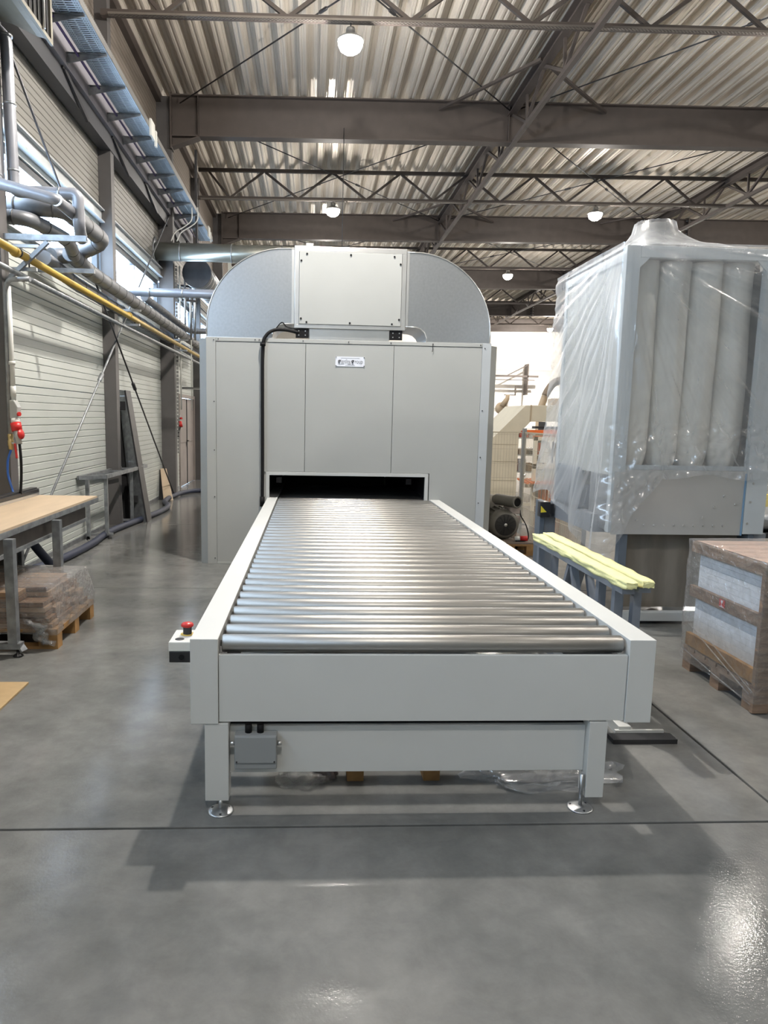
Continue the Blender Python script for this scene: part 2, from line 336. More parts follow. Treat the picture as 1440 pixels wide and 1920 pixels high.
# door in the left wall
dr = S('door_1', (WX, 16.15, 0))
B().box(WX - .06, WX + .03, 15.2, 15.28, 0, 1.93).box(WX - .06, WX + .03, 17.05, 17.13, 0, 1.93).box(WX - .06, WX + .03, 15.28, 17.05, 1.86, 1.93).build('door_frame', DOORG, dr)
for a, b_ in ((15.285, 16.16), (16.175, 17.045)):
    lf = B().box(WX - .05, WX - .005, a, b_, .01, 1.85).build('door_leaf', DOORG, dr)
    for z0, z1 in ((.08, .80), (.92, 1.78)):
        B().box(WX - .004, WX + .006, a + .06, b_ - .06, z0, z1).build('door_panel', DOORG, lf, bevel=.003)
B().box(WX - .003, WX + .014, 16.15, 16.19, .01, 1.85).build('meeting_bar', DKSTEEL, dr)
B().cyl((WX + .0, 16.12, .95), (WX + .05, 16.12, .95), .008).bar((WX + .05, 16.14, .95), (WX + .05, 16.0, .95), .015, .015).box(WX + .006, WX + .012, 16.10, 16.14, .86, 1.0).build('door_handle', BLACK, dr)
# other walls
wf = S('wall_far'); B().box(HX0, HX1, HY1, HY1 + .2, 0, 7.5).build('wall_sheet', FARW, wf)
for z in (1.1, 2.2, 3.3, 4.4, 5.5): B().box(HX0, HX1, HY1 - .004, HY1, z, z + .012).build('panel_joint', GALVD, wf)
wr = S('wall_right'); B().box(HX1, HX1 + .2, HY0, HY1, 0, 7.6).build('wall_sheet', WALLP, wr)
wb = S('wall_back'); B().box(HX0, HX1, HY0 - .2, HY0, 0, 7.6).build('wall_sheet', WALLP, wb)

# ================================================================== ROOF STEEL
words = ['nearest', 'second', 'third', 'fourth', 'farthest']
lab = ['deep brown-grey roof beam nearest the camera, above the big machine', 'brown-grey roof beam just above the top duct of the big machine',
       'brown-grey roof beam seen behind the lamp right of the machine', 'brown-grey roof beam low in the gap beside the plastic-wrapped unit', 'farthest brown-grey roof beam along the top of the white far wall']
for k, Y in enumerate((13.5, 20.7, 27.9, 35.1, 41.3)):
    bt = T('roof_beam', lab[k], 'beam', (8, Y, 6.3), 'main roof beams')
    x0, x1 = -2.45, 23.9; za, zb_ = zr(6.235, x0), zr(6.235, x1)
    def slab(dy, z0, z1): return B().prism([(x0, Y - dy, za + z0), (x1, Y - dy, zb_ + z0), (x1, Y - dy, zb_ + z1), (x0, Y - dy, za + z1)], (0, 2 * dy, 0))
    slab(.10, 0, .022).build('flange', STEELB, bt); slab(.10, .655, .675).build('flange', STEELB, bt); slab(.006, .022, .655).build('web', STEELB, bt)
    for xx in (-2.0, 3.4, 9.4, 15.4):
        z = zr(6.235, xx); B().box(xx - .006, xx + .006, Y - .095, Y + .095, z + .022, z + .655).build('stiffener', STEELB, bt)
    z = za
    B().prism([(-2.46, Y - .10, z - .17), (-1.98, Y - .10, z + .0), (-1.98, Y - .10, z + .02), (-2.46, Y - .10, z - .145)], (0, .2, 0)).build('haunch', STEELB, bt)
    B().prism([(-2.46, Y - .006, z - .16), (-1.98, Y - .006, z + .01), (-2.46, Y - .006, z + .03)], (0, .012, 0)).build('haunch_web', STEELB, bt)
    B().box(-2.475, -2.45, Y - .11, Y + .11, z - .2, z + .69).build('end_plate', STEELB, bt)
    if k in (1, 3):   # bolted splice
        xx = 10.4; z = zr(6.235, xx); B().box(xx - .02, xx + .02, Y - .12, Y + .12, z - .02, z + .69).build('splice_plate', STEELB, bt)
        for q in range(6): B().cyl((xx - .07, Y - .07, z + .05 + q * .115), (xx + .07, Y - .07, z + .05 + q * .115), .014, 6).build('bolt', GALVD, bt)
# cross trusses (run across the hall)
tl = ['brown-grey lattice truss crossing the roof at the very top of the picture', 'brown-grey lattice truss behind the nearest deep roof beam', 'brown-grey lattice truss just behind the second roof beam',
      'brown-grey lattice truss behind the third roof beam', 'farthest brown-grey lattice truss near the white far wall']
for k, Y in enumerate((9.72, 17.1, 24.3, 31.5, 38.4)):
    t = T('cross_truss', tl[k], 'truss', (8, Y, 6.3), 'lattice trusses across the roof')
    zt, zb0 = 6.83, (6.30 if k == 0 else 6.275)
    s_ = .028
    B().bar((-2.55, Y, zr(zt, -2.55) + .03), (23.9, Y, zr(zt, 23.9) + .03), .07, .07).build('top_chord', STEELB, t)
    B().bar((-2.6, Y, zr(zb0, -2.6)), (23.9, Y, zr(zb0, 23.9)), .07, .07).build('bottom_chord', STEELB, t)
    xn = 12 if k < 3 else 14
    for j in range(xn):
        xb = -1.86 + 1.515 * j; xt0, xt1 = xb - .76, xb + .76
        if j == 0: xt0 = -2.35
        B().bar((xt0 + .03, Y, zr(zt, xt0)), (xb - .02, Y, zr(zb0, xb) + .02), .045, .045).build('brace', STEELB, t)
        B().bar((xb + .02, Y, zr(zb0, xb) + .02), (xt1 - .03, Y, zr(zt, xt1)), .045, .045).build('brace', STEELB, t)
    if k < 2:
        B().bar((-2.5, Y - .06, zr(zb0, -2.5) - .035), (11, Y - .06, zr(zb0, 11) - .035), .06, .025).build('perforated_strip', TRAYT, t)
# long trusses (run along the hall)
ll = ['brown-grey long truss running away from above the camera, left one', 'brown-grey long truss running away above the plastic-wrapped unit', 'brown-grey long truss far right, only its far end in view']
for k, X in enumerate((3.45, 9.4, 15.4)):
    t = T('long_truss', ll[k], 'truss', (X, 20, 6.3), 'lattice trusses along the hall')
    zt = zr(6.84, X); zb1 = zr(6.24, X)
    y0 = 6.3
    B().box(X - .09, X + .09, y0, HY1, zt - .01, zt + .008).box(X - .006, X + .006, y0, HY1, zt - .13, zt - .01).box(X - .07, X + .07, y0, HY1, zt - .145, zt - .13).build('top_girder', STEELB, t)
    B().bar((X + .04, y0, zb1), (X + .04, HY1, zb1), .07, .07).build('bottom_chord', STEELB, t)
    y = y0
    while y < HY1 - 1.8:
        for (a, b_) in ((y + .05, y + .9), (y + 1.75, y + .9)):
            B().bar((X + .02, a, zt - .13), (X + .04, b_, zb1 + .03), .045, .045).build('brace', STEELB, t)
        B().bar((X + .02, y + .9, zt - .13), (X + .04, y + .9, zb1 + .03), .04, .04).build('upright', STEELB, t)
        y += 1.8
# knee braces and tie rods
def thing_bar(name, label, cat, p, q, wd, h, m=STEELB, group=None):
    return tag(B().bar(p, q, wd, h).build(name, m), label, cat, group)
thing_bar('flat_brace', 'flat brown-grey brace from nearest roof beam up to long truss, left side', 'brace', (2.16, 13.4, 6.84), (3.36, 11.5, 6.84), .05, .04)
thing_bar('flat_brace', 'flat brown-grey brace from nearest roof beam up to long truss, right side', 'brace', (5.1, 13.4, 6.90), (3.55, 11.7, 6.84), .05, .04)
thing_bar('flat_brace', 'flat brown-grey brace behind the nearest roof beam by the second lamp', 'brace', (2.16, 20.6, 6.84), (3.36, 18.7, 6.84), .05, .04)
thing_bar('flat_brace', 'flat brown-grey brace right of the long truss above the hanging lamp', 'brace', (4.9, 20.6, 6.88), (3.55, 18.8, 6.84), .05, .04)
thing_bar('flat_brace', 'flat brown-grey brace at the wrapped unit cone, left of the far truss', 'brace', (7.9, 20.6, 6.94), (9.3, 18.9, 6.94), .05, .04)
def rod(label, p, q, r=.011, group='roof tie rods', m=DKSTEEL, name='tie_rod', cat='rod', t=.42):
    o = T(name, label, cat, p, group); p, q = V(p), V(q)
    B().cyl(p, q, r, 8).build('rod', m, o)
    c = p.lerp(q, t); d = (q - p).normalized() * .09
    B().tube([c - d, c - d * .7, c + d * .7, c + d], [r, r * 2.2, r * 2.2, r], 8).build('turnbuckle', m, o); return o
def rz(x): return zr(6.76, x)
for (k, ya, yb) in ((0, 13.4, 6.3), (1, 20.6, 13.6), (2, 27.8, 20.8)):
    for (xa, xb, side) in ((-2.3, 3.4, 'left'), (3.5, 9.3, 'right')):
        w_ = ['in front of nearest beam', 'between first and second beams', 'between second and third beams'][k]
        rod('thin roof tie rod %s, %s bay, left end farther' % (w_, side), (xa, ya, rz(xa)), (xb, yb, rz(xb)))
        rod('thin roof tie rod %s, %s bay, right end farther' % (w_, side), (xb, ya, rz(xb)), (xa, yb, rz(xa)))
# columns on the left wall
cl = {2: 'grey steel wall column at the left edge beside the red socket', 3: 'grey steel wall column behind the small steel stand', 4: 'grey steel wall column under the round duct, near the plywood offcut',
      5: 'grey steel wall column just past the grey double door', 6: 'grey steel wall column half hidden behind the machine, farther than the door'}
for k, Y in ((2, 6.2), (3, 9.9), (4, 13.55), (5, 17.2), (6, 20.8)):
    deep = .25 if k % 2 == 0 else .16
    t = T('steel_column', cl[k], 'column', (WX + deep / 2, Y, 0), 'steel columns of the left wall'); top = 6.9 if deep > .2 else 6.7; hw = .075
    B().box(WX + .002, WX + .014, Y - hw, Y + hw, 0, top).build('flange', COLG, t); B().box(WX + deep - .012, WX + deep, Y - hw, Y + hw, 0, top).build('flange', COLG, t)
    B().box(WX + .014, WX + deep - .012, Y - hw, Y - hw + .01, 0, top).build('web', COLG, t)
    B().box(WX + .002, WX + deep + .04, Y - hw - .04, Y + hw + .04, 0, .018).build('base_plate', COLG, t)
    if k == 2: 
        B().box(WX + .09, WX + .15, Y - hw - .003, Y - hw, 1.49, 1.535).build('sticker', SIGNB, t); B().box(WX + .115, WX + .12, Y - hw - .005, Y - hw - .003, 1.495, 1.53).build('tap_symbol', SIGNW, t)
        B().box(WX + .09, WX + .15, Y - hw - .003, Y - hw, 1.455, 1.478).build('sticker', SIGNB, t); B().box(WX + .093, WX + .147, Y - hw - .005, Y - hw - .003, 1.463, 1.469).build('sticker_line', SIGNW, t)
# longitudinal eave strut + lilac channel girder + tray
t = T('eave_strut', 'dark grey strut running along the left wall above the ribbed panels', 'strut', (WX + .1, 12, 4.76))
B().box(WX + .03, WX + .17, HY0 + 4, 24, 4.77, 4.98).build('strut_tube', mat('dark_strut_paint', (.05, .052, .058), .5), t)
for Y in (8.05, 9.9, 11.7, 13.5, 15.4):
    B().box(WX + .17, WX + .19, Y - .05, Y + .07, 4.93, 5.05).build('gusset_plate', DKSTEEL, t)
    B().bar((WX + .18, Y, 4.95), (WX + .2, Y + .7, 4.72), .03, .05).build('raker', DKSTEEL, t)
t = T('channel_girder', 'pale lilac channel girder carrying the tray brackets along the left wall', 'girder', (-2.5, 12, 4.95))
B().box(-2.515, -2.50, HY0 + 4, 15.9, 4.955, 5.30).build('web', LAV, t); B().box(-2.60, -2.515, HY0 + 4, 15.9, 4.955, 4.967).build('lower_flange', LAV, t); B().box(-2.60, -2.515, HY0 + 4, 15.9, 5.288, 5.30).build('upper_flange', LAV, t)
t = T('cable_tray', 'long perforated galvanized cable tray running along the left wall', 'cable tray', (-2.22, 11, 5.09))
for j in range(6):
    y0 = 4.2 + j * 2.0 if j else 3.2; y1 = 6.2 + j * 2.0 - .004
    tb = B(); ye = min(y1, 15.9)
    for (a, b_) in ((-2.36, -2.343), (-2.333, -2.322), (-2.312, -2.300), (-2.232, -2.218), (-2.150, -2.138), (-2.128, -2.117), (-2.107, -2.09)): tb.box(a, b_, y0, ye, 5.0882, 5.0918)
    yy = y0
    while yy < ye - .03: tb.box(-2.36, -2.09, yy, yy + .023, 5.088, 5.092); yy += .037
    tb.build('tray_bottom', TRAYM, t)
    B().box(-2.092, -2.088, y0, min(y1, 15.9), 5.092, 5.17).build('tray_side', TRAYS, t); B().box(-2.362, -2.358, y0, min(y1, 15.9), 5.092, 5.15).build('tray_side', TRAYS, t)
for q in range(9): B().cyl((-2.342 + q * .029, 3.2, 5.108), (-2.342 + q * .029, 15.8, 5.108), .0135, 6).build('dark_fill_cable', BLACK, t)  # black cables added above the slots so the tray looks dark inside
for j in range(14):
    Y = 5.10 + .732 * j
    if Y > 15.8: break
    b_ = B(); b_.prism([(-2.498, Y - .003, 5.084), (-2.10, Y - .003, 5.084), (-2.10, Y - .003, 5.066), (-2.498, Y - .003, 4.985)], (0, .006, 0)); b_.box(-2.498, -2.10, Y - .02, Y + .02, 5.080, 5.086); b_.box(-2.498, -2.49, Y - .02, Y + .02, 4.985, 5.08)
    b_.build('bracket', GALVD, t)
tag(B().tube([(-2.385, 4.2, 5.06), (-2.385, 15.9, 5.06)], .013, 8).build('violet_cable', PURP), 'dark violet cable running along the inner edge of the cable tray', 'cable')
t = T('loose_cables', 'pair of pale cables hanging from the tray end onto the round duct', 'cable', (-2.2, 13.5, 4.6))
for d in (0, .1): B().tube(bez([(-2.45 + d, 13.2, 4.46), (-2.38 + d, 13.25, 4.62), (-2.22 + d, 13.3, 4.74), (-2.12 + d, 13.35, 4.86), (-2.12 + d, 13.4, 5.08)], 30), .010, 6).build('cable', WPLAS, t)
for (Y, L_) in ((10.0, 'white cable clips on the tray edge above the wall column'), (15.2, 'white cable bundle at the far end of the tray')):
    tag(B().box(-2.086, -2.06, Y - .10, Y + .12, 5.0, 5.2).box(-2.075, -2.05, Y + .14, Y + .2, 4.95, 5.14).build('cable_clip', WPLAS), L_, 'cable clip')

# ================================================================== LAMPS
LB = [((.43, 9.72), 'bright high-bay lamp hanging from the truss at the top of the picture'), ((.43, 17.1), 'bright high-bay lamp hanging above the top box of the machine'),
      ((6.42, 17.1), 'bright high-bay lamp hanging above the plastic-wrapped unit'), ((6.35, 24.3), 'bright high-bay lamp low in the gap right of the machine'),
      ((6.42, 9.72), 'high-bay lamp off to the upper right, mirrored in the floor'), ((.43, 24.3), 'high-bay lamp hidden behind the machine'), ((12.6, 6.1), 'high-bay lamp over the right of the hall'),
      ((12.4, 24.3), 'high-bay lamp far right beyond the wrapped unit'), ((.1, 6.1), 'high-bay lamp above the conveyor, out of frame'), ((6.42, 3.9), 'high-bay lamp right of the conveyor, out of frame'),
      ((.2, -1.1), 'high-bay lamp behind the camera'), ((6.42, -3.3), 'high-bay lamp behind the camera to the right'), ((12.4, 17.1), 'high-bay lamp right of the wrapped unit, out of frame'),
      ((12.4, 38.4), 'added high-bay lamp brightening the white far wall'), ((17.5, 31.5), 'added high-bay lamp far right, brightening the white far wall'), ((6.42, 38.4), 'added high-bay lamp far behind the machine, brightening the far wall')]  # last three are unseen lamps added to brighten the far wall
PW = {(6.42, 9.72): .6, (.1, 6.1): 2.5, (12.6, 6.1): 2.6, (6.42, 3.9): .6, (6.42, -3.3): .35, (12.4, 38.4): 4.0, (17.5, 31.5): 4.0, (6.42, 38.4): 3.0, (.2, -1.1): .7}
def lamp(x, y, label):
    z = zr(6.06, x); t = T('high_bay_lamp', label, 'lamp', (x, y, z), 'high-bay lamps of the hall')
    B().lathe([(.0, .15), (.05, .15), (.06, .13), (.06, .07), (.10, .06), (.165, .015), (.17, .0), (.155, .0)], (x, y, z), n=24).build('housing', ALU, t)
    B().lathe([(.155, .0), (.15, -.05), (.125, -.10), (.07, -.138), (.0, -.15)], (x, y, z), n=24).build('lens', LENS, t)
    B().cyl((x, y, z + .15), (x, y, z + .23), .008, 6).build('hanger', DKSTEEL, t)
    for (kind_, f_) in (('SPOT', .80), ('POINT', .46)):
        ld = bpy.data.lights.new('lamp_light', kind_); ld.energy = LAMP_POWER * f_ * PW.get((x, y), 1.0); ld.color = LAMP_COL; ld.shadow_soft_size = .07
        if kind_ == 'SPOT': ld.spot_size = math.radians(128); ld.spot_blend = .25
        o = bpy.data.objects.new('lamp_light', ld); COL.objects.link(o); o.parent = t; o.location = (0, 0, -.235)
for (p, l) in LB: lamp(p[0], p[1], l)

# ================================================================== CONVEYOR
cv = T('roller_conveyor', 'long light grey roller conveyor running into the machine opening', 'conveyor', (.44, 5.7, 0))
XL, XR, YF, YE, ZT, ZB = -.437, 1.322, 2.6065, 8.9, .6855, .3564
for (a, b_) in ((XL, XL + .102), (XR - .102, XR)): B().box(a, b_, YF, YE, ZB, ZT).build('side_rail', PAINT, cv, bevel=.002)
B().box(XL + .104, XR - .104, YF + .006, YF + .024, .363, .6235).build('front_panel', PAINT, cv, bevel=.0015)
for (a, b_) in ((XL + .104, XL + .125), (XR - .125, XR - .104)): B().box(a, b_, YF + .03, YE, .42, .60).build('bearing_channel', DARK, cv)
for y in (3.6, 5.0, 6.4): B().box(XL + .104, XR - .104, y, y + .06, .38, .44).build('cross_member', PAINT, cv)
ro = None
for i in range(46):
    y = 2.665 + .136 * i; x0, x1 = XL + .106, XR - .106
    if ro is None:
        ro = B().lathe([(0, 0), (.012, 0), (.012, .006), (.030, .006), (.0335, .010), (.0335, x1 - x0 - .010), (.030, x1 - x0 - .006), (.012, x1 - x0 - .006), (.012, x1 - x0), (0, x1 - x0)], (x0, y, .6525), (1, 0, 0), 24).build('roller', ZINC, cv)
    else: inst(ro, 'roller', cv, (0, .136 * i, 0))
for (a, b_) in ((-.387, -.298), (1.087, 1.158)):
    for Y in (2.612, 8.2): B().box(a, b_, Y, Y + .08, .046, ZB).build('leg', PAINT, cv, bevel=.002)
B().box(-.297, 1.086, 2.650, 2.675, .142, .329).build('lower_panel', PAINT, cv, bevel=.0015)
B().box(-.297, 1.086, 2.676, 2.70, .29, .395).build('gap_strip', BLACK, cv)
for x in (-.33, 1.072):
    for Y in (2.62, 8.24):
        ft = B().lathe([(0, .014), (.014, .014), (.024, .012), (.044, .005), (.050, .004), (.050, 0), (0, 0)][::-1], (x, Y, 0), n=24).build('foot', GALV, cv)
        B().cyl((x, Y, .01), (x, Y, .048 if x < 0 else .142), .008, 10).build('foot_stem', GALV, ft)
        for q in range(3):
            an = .6 + q * 2.1; B().cyl((x + .036 * math.cos(an), Y + .036 * math.sin(an), .004), (x + .036 * math.cos(an), Y + .036 * math.sin(an), .009), .005, 6).build('foot_bolt', DKSTEEL, ft)
jb = B().box(-.275, -.116, 2.60, 2.662, .178, .312).build('junction_box', mat('junction_box_grey', (.27, .285, .29), .5), cv, bevel=.005)
B().box(-.273, -.118, 2.594, 2.599, .205, .310).build('lid', MATS['junction_box_grey'], jb, bevel=.003)
for x in (-.266, -.125): B().cyl((x, 2.590, .212), (x, 2.596, .212), .003, 8).build('lid_screw', DKSTEEL, jb)
B().cyl((-.292, 2.62, .275), (-.275, 2.62, .275), .008).build('cable_gland', ALU, jb); B().cyl((-.116, 2.62, .275), (-.098, 2.62, .275), .009).build('cable_gland', ALU, jb)
for x in (-.225, -.18): B().cyl((x, 2.635, .312), (x, 2.635, .345), .013).build('cable_stub', BLACK, jb)
# red mushroom stop station on the side of the rail
es = T('stop_button_box', 'small white and black control box with red mushroom button on the conveyor rail', 'control box', (-.485, 2.75, .56))
B().box(-.532, -.4368, 2.70, 2.86, .563, .607).build('lower_body', BLACKM, es, bevel=.003); B().box(-.533, -.4368, 2.698, 2.862, .607, .645).build('upper_body', WPLAS, es, bevel=.004)
B().lathe([(0, .001), (.017, .001), (.018, 0)][::-1], (-.497, 2.735, .6455), n=20).build('button_cap', INK, es)
B().lathe([(0, .002), (.026, .002), (.027, 0)][::-1], (-.478, 2.80, .6455), n=20).build('yellow_collar', mat('collar_yellow', (.6, .42, .08), .5), es)
B().lathe([(.017, 0), (.017, .026), (.015, .028)], (-.478, 2.80, .648), n=20).build('button_stem', DKSTEEL, es)
B().lathe([(.014, .026), (.0235, .03), (.025, .036), (.020, .043), (0, .045)], (-.478, 2.80, .648), n=24).build('mushroom_head', RED, es)
B().cyl((-.485, 2.698, .585), (-.485, 2.694, .585), .010, 10).build('knockout', BLACK, es)

# ================================================================== MACHINE
YM = 7.355; HM = 2.262
mc = T('drying_oven', 'large light grey panelled machine with conveyor opening in its front', 'machine', (.38, 9.5, 0))
def panel(name, x0, x1, z0, z1, y=YM, th=.03, m=PANEL, bev=.002): return B().box(x0, x1, y, y + th, z0, z1).build(name, m, mc, bevel=bev)
XO0, XO1, ZO = -.417, 1.164, .9175
panel('front_panel', -.945, -.447, .008, 2.222); panel('front_panel', -.443, -.066, .955, 2.222); panel('front_panel', -.062, .812, .955, 2.222); B().prism([(.816, YM, .955), (1.209, YM, .955), (1.209, YM, .008), (1.70, YM, .008), (1.70, YM, 2.222), (.816, YM, 2.222)], (0, .03, 0)).build('front_panel', PANEL, mc, bevel=.002)
panel('corner_trim', -1.04, -.947, 0, HM, YM - .004, .034); panel('corner_trim', 1.702, 1.79, 0, HM, YM - .004, .034, TRIMC)
panel('cover_strip', -.475, -.443, .95, 2.225, YM - .006, .012)
panel('top_trim', -.945, 1.70, 2.226, HM, YM - .004, .034)
fr = B(); fr.box(XO0 - .035, XO1 + .035, YM - .008, YM + .03, ZO, ZO + .035); fr.box(XO0 - .035, XO0, YM - .008, YM + .03, 0, ZO); fr.box(XO1, XO1 + .035, YM - .008, YM + .03, 0, ZO); fr.build('opening_frame', PAINT, mc, bevel=.002)
panel('foot_strip', -.945, -.455, 0, .02, YM - .003); panel('foot_strip', 1.215, 1.70, 0, .02, YM - .003)
B().prism([(-1.04, YM, 0), (-1.115, YM + .075, 0), (-1.115, YM + .11, 0), (-1.03, YM + .03, 0)], (0, 0, HM - .01)).build('chamfer_panel', TRIMC, mc)
B().prism([(1.79, YM, 0), (1.865, YM + .075, 0), (1.865, YM + .11, 0), (1.78, YM + .03, 0)], (0, 0, HM - .02)).build('chamfer_panel', PANEL, mc)
for k in range(4):
    y0 = YM + .11 + k * 1.05; B().box(-1.115, -1.085, y0, y0 + 1.046, 0, HM - .02).build('side_panel', TRIMC, mc); B().box(1.835, 1.865, y0, y0 + 1.046, 0, HM - .03).build('side_panel', PANEL, mc)
B().box(-1.08, 1.83, YM + .04, 11.6, HM - .05, HM - .02).build('roof_sheet', GALV, mc); B().box(-1.08, 1.83, 11.58, 11.61, 0, HM - .05).build('rear_sheet', PANEL, mc)
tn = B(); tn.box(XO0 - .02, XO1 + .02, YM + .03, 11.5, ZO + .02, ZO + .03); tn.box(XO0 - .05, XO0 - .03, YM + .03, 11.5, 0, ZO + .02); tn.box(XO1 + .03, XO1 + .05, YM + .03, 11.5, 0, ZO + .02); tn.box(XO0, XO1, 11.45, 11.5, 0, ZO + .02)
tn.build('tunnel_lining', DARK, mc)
for x in (-.34, 1.06): B().box(x - .03, x + .03, YM + .45, YM + .5, .80, .86).build('inner_bracket', DKSTEEL, mc)
def screw(x, z, y, r=.006, m=DKSTEEL, par=None): B().cyl((x, y, z), (x, y - .005, z), r, 8).build('screw', m, par or mc)
for z in (2.235, 1.64, 1.16, .69, .06): screw(-.965, z, YM - .004)
for z in (2.215, 1.60, 1.13, .66): screw(1.725, z, YM - .004)
for x in (-.92, -.56, -.52, -.09, .36, .78, 1.2, 1.68): screw(x, 2.245, YM - .004)
# maker's plate
sg = T('name_plate', 'white name plate with grey lettering screwed to the machine front', 'sign', (.377, YM, 2.01))
B().box(.232, .522, YM - .004, YM - .001, 2.008, 2.104).build('plate', SIGNW, sg)
R90 = (math.radians(90), 0, 0)
text('g', 'lettering', INK, sg, (.256, YM - .005, 2.040), .066, R90, 1, .0012); text('iardina', 'lettering', INKG, sg, (.286, YM - .005, 2.040), .058, R90, .62)
text('g', 'lettering', INK, sg, (.389, YM - .005, 2.040), .066, R90, 1, .0012); text('roup', 'lettering', INKG, sg, (.423, YM - .005, 2.040), .058, R90, .72)
B().box(.286, .318, YM - .0055, YM - .004, 2.031, 2.036).box(.352, .384, YM - .0055, YM - .004, 2.031, 2.036).build('underline', INKG, sg)
B().box(.286, .472, YM - .005, YM - .004, 2.088, 2.091).box(.33, .425, YM - .005, YM - .004, 2.019, 2.022).build('small_print', INKG, sg)
for x in (.238, .516):
    for z in (2.014, 2.098): screw(x, z, YM - .003, .005, DKSTEEL, sg)
# top box and ducts
fb = T('fan_box', 'pale square box with ten black screws on top of the machine', 'fan box', (.373, 7.9, HM))
B().box(-.18, .924, 7.44, 8.35, 2.378, 3.158).build('box_body', PANEL, fb)
f2 = B(); f2.box(-.18, .924, 7.42, 7.44, 3.11, 3.158); f2.box(-.18, .924, 7.42, 7.44, 2.378, 2.415); f2.box(-.18, -.135, 7.42, 7.44, 2.415, 3.11); f2.box(.879, .924, 7.42, 7.44, 2.415, 3.11); f2.build('box_frame', ALU, fb, bevel=.002)
lid = B().box(-.133, .877, 7.412, 7.43, 2.417, 3.108).build('front_lid', PANEL, fb, bevel=.002)
for (x, z) in ((-.06, 3.085), (.37, 3.085), (.80, 3.08), (-.115, 3.02), (.862, 3.01), (-.115, 2.47), (.86, 2.48), (-.06, 2.435), (.37, 2.435), (.79, 2.435)): B().cyl((x, 7.413, z), (x, 7.406, z), .0095, 10).build('screw', BLACK, lid)
B().box(-.03, .77, 7.45, 8.2, HM + .002, 2.378).build('base_plinth', ALU, fb)
for (a, b_) in ((-.165, -.04), (.775, .90)):
    br = B().box(a, b_, 7.43, 7.46, 2.285, 2.376).build('mounting_bracket', BLACK, fb)
    for q in (a + .03, b_ - .03):
        for zz in (2.31, 2.35): B().cyl((q, 7.43, zz), (q, 7.426, zz), .006, 8).build('bracket_bolt', ALU, br)
tag(B().box(-.07, .0, 7.5, 7.6, 3.159, 3.205).build('top_fitting', WPLAS, bevel=.004), 'small white fitting standing on the top edge of the fan box', 'fitting')
def elbow(s, cx, label):
    # s=-1 left, +1 right; sheet-metal bend from box side down to machine roof
    t = T('duct_elbow', label, 'duct', (cx + s * .5, 7.8, HM))
    out, inn = [], []
    for k in range(17):
        a = math.pi / 2 * k / 16; out.append((cx + s * .775 * math.sin(a), 2.365 + .765 * math.cos(a)))
    out.append((cx + s * .775, HM + .005))
    inn = [(cx + s * .135, HM + .005), (cx + s * .130, HM + .05), (cx + s * .11, HM + .10), (cx + s * .07, HM + .135), (cx + s * .02, HM + .15), (cx - s * .085, HM + .155)]
    poly = [(cx - s * .085, 3.13)] + out + inn
    y0, y1 = 7.425, 8.05; n = len(poly); f = [(x, y0, z) for x, z in poly]; r = [(x, y1, z) for x, z in poly]
    # face as strip quads between outer and inner curves
    O = [(cx - s * .085, 3.13)] + out; I = []
    L_ = len(O)
    for k in range(L_):
        u = k / (L_ - 1); q = u * (len(inn) - 1); a = int(min(q, len(inn) - 2)); fr_ = q - a; ii = inn[::-1]
        I.append((ii[a][0] * (1 - fr_) + ii[a + 1][0] * fr_, ii[a][1] * (1 - fr_) + ii[a + 1][1] * fr_))
    for (yy, nm) in ((y0, 'front_cheek'), (y1, 'rear_cheek')):
        B().add([(x, yy, z) for x, z in O] + [(x, yy, z) for x, z in I], [(k, k + 1, L_ + k + 1, L_ + k) for k in range(L_ - 1)]).build(nm, GALV, t)
    B().add([(x, y0, z) for x, z in O] + [(x, y1, z) for x, z in O], [(k, k + 1, L_ + k + 1, L_ + k) for k in range(L_ - 1)], True).build('outer_skin', GALV, t)
    B().add([(x, y0, z) for x, z in I] + [(x, y1, z) for x, z in I], [(k, k + 1, L_ + k + 1, L_ + k) for k in range(L_ - 1)], True).build('inner_skin', GALV, t)
    B().tube([(x, y0 - .002, z) for x, z in O], .007, 6).build('seam_rim', ALU, t); B().tube([(x, y0 - .002, z) for x, z in inn], .006, 6).build('seam_rim', ALU, t)
    xa, xb = sorted((cx + s * .12, cx + s * .79)); B().box(xa, xb, y0 - .012, y1, HM - .003, HM + .012).build('base_flange', ALU, t)
    xa, xb = sorted((cx - s * .085, cx - s * .06)); B().box(xa, xb, y0 - .006, y1, HM + .15, 3.14).build('end_flange', ALU, t)
elbow(-1, -.268, 'galvanized square duct elbow on the left of the fan box'); elbow(1, 1.012, 'galvanized square duct elbow on the right of the fan box')
pb = T('black_cable', 'thick black cable running down the machine front from the fan box', 'cable', (-.48, 7.32, .5))
B().tube(bez([(-.14, 7.40, 2.33), (-.26, 7.38, 2.35), (-.37, 7.36, 2.345), (-.45, 7.34, 2.29), (-.483, 7.33, 2.17), (-.486, 7.325, 1.7), (-.484, 7.325, 1.1), (-.486, 7.325, .60)], 70), .017, 10).build('cable', BLACK, pb)
B().tube(bez([(-.14, 7.39, 2.36), (-.25, 7.38, 2.38), (-.30, 7.37, 2.42), (-.36, 7.37, 2.36)], 20), .006, 6).build('thin_wire', BLACK, pb)
B().cyl((-.484, 7.325, 2.185), (-.484, 7.325, 2.215), .027).build('cable_clip', BLACK, pb); B().cyl((-.486, 7.33, .60), (-.486, 7.33, .70), .024).build('cable_clip', BLACK, pb)
tag(B().tube(bez([(1.195, 7.35, 2.235), (1.20, 7.345, 2.20), (1.195, 7.347, 2.17)], 10), .003, 5).build('wire_end', BLACK), 'short wire end poking out under the top trim, right of centre', 'wire')


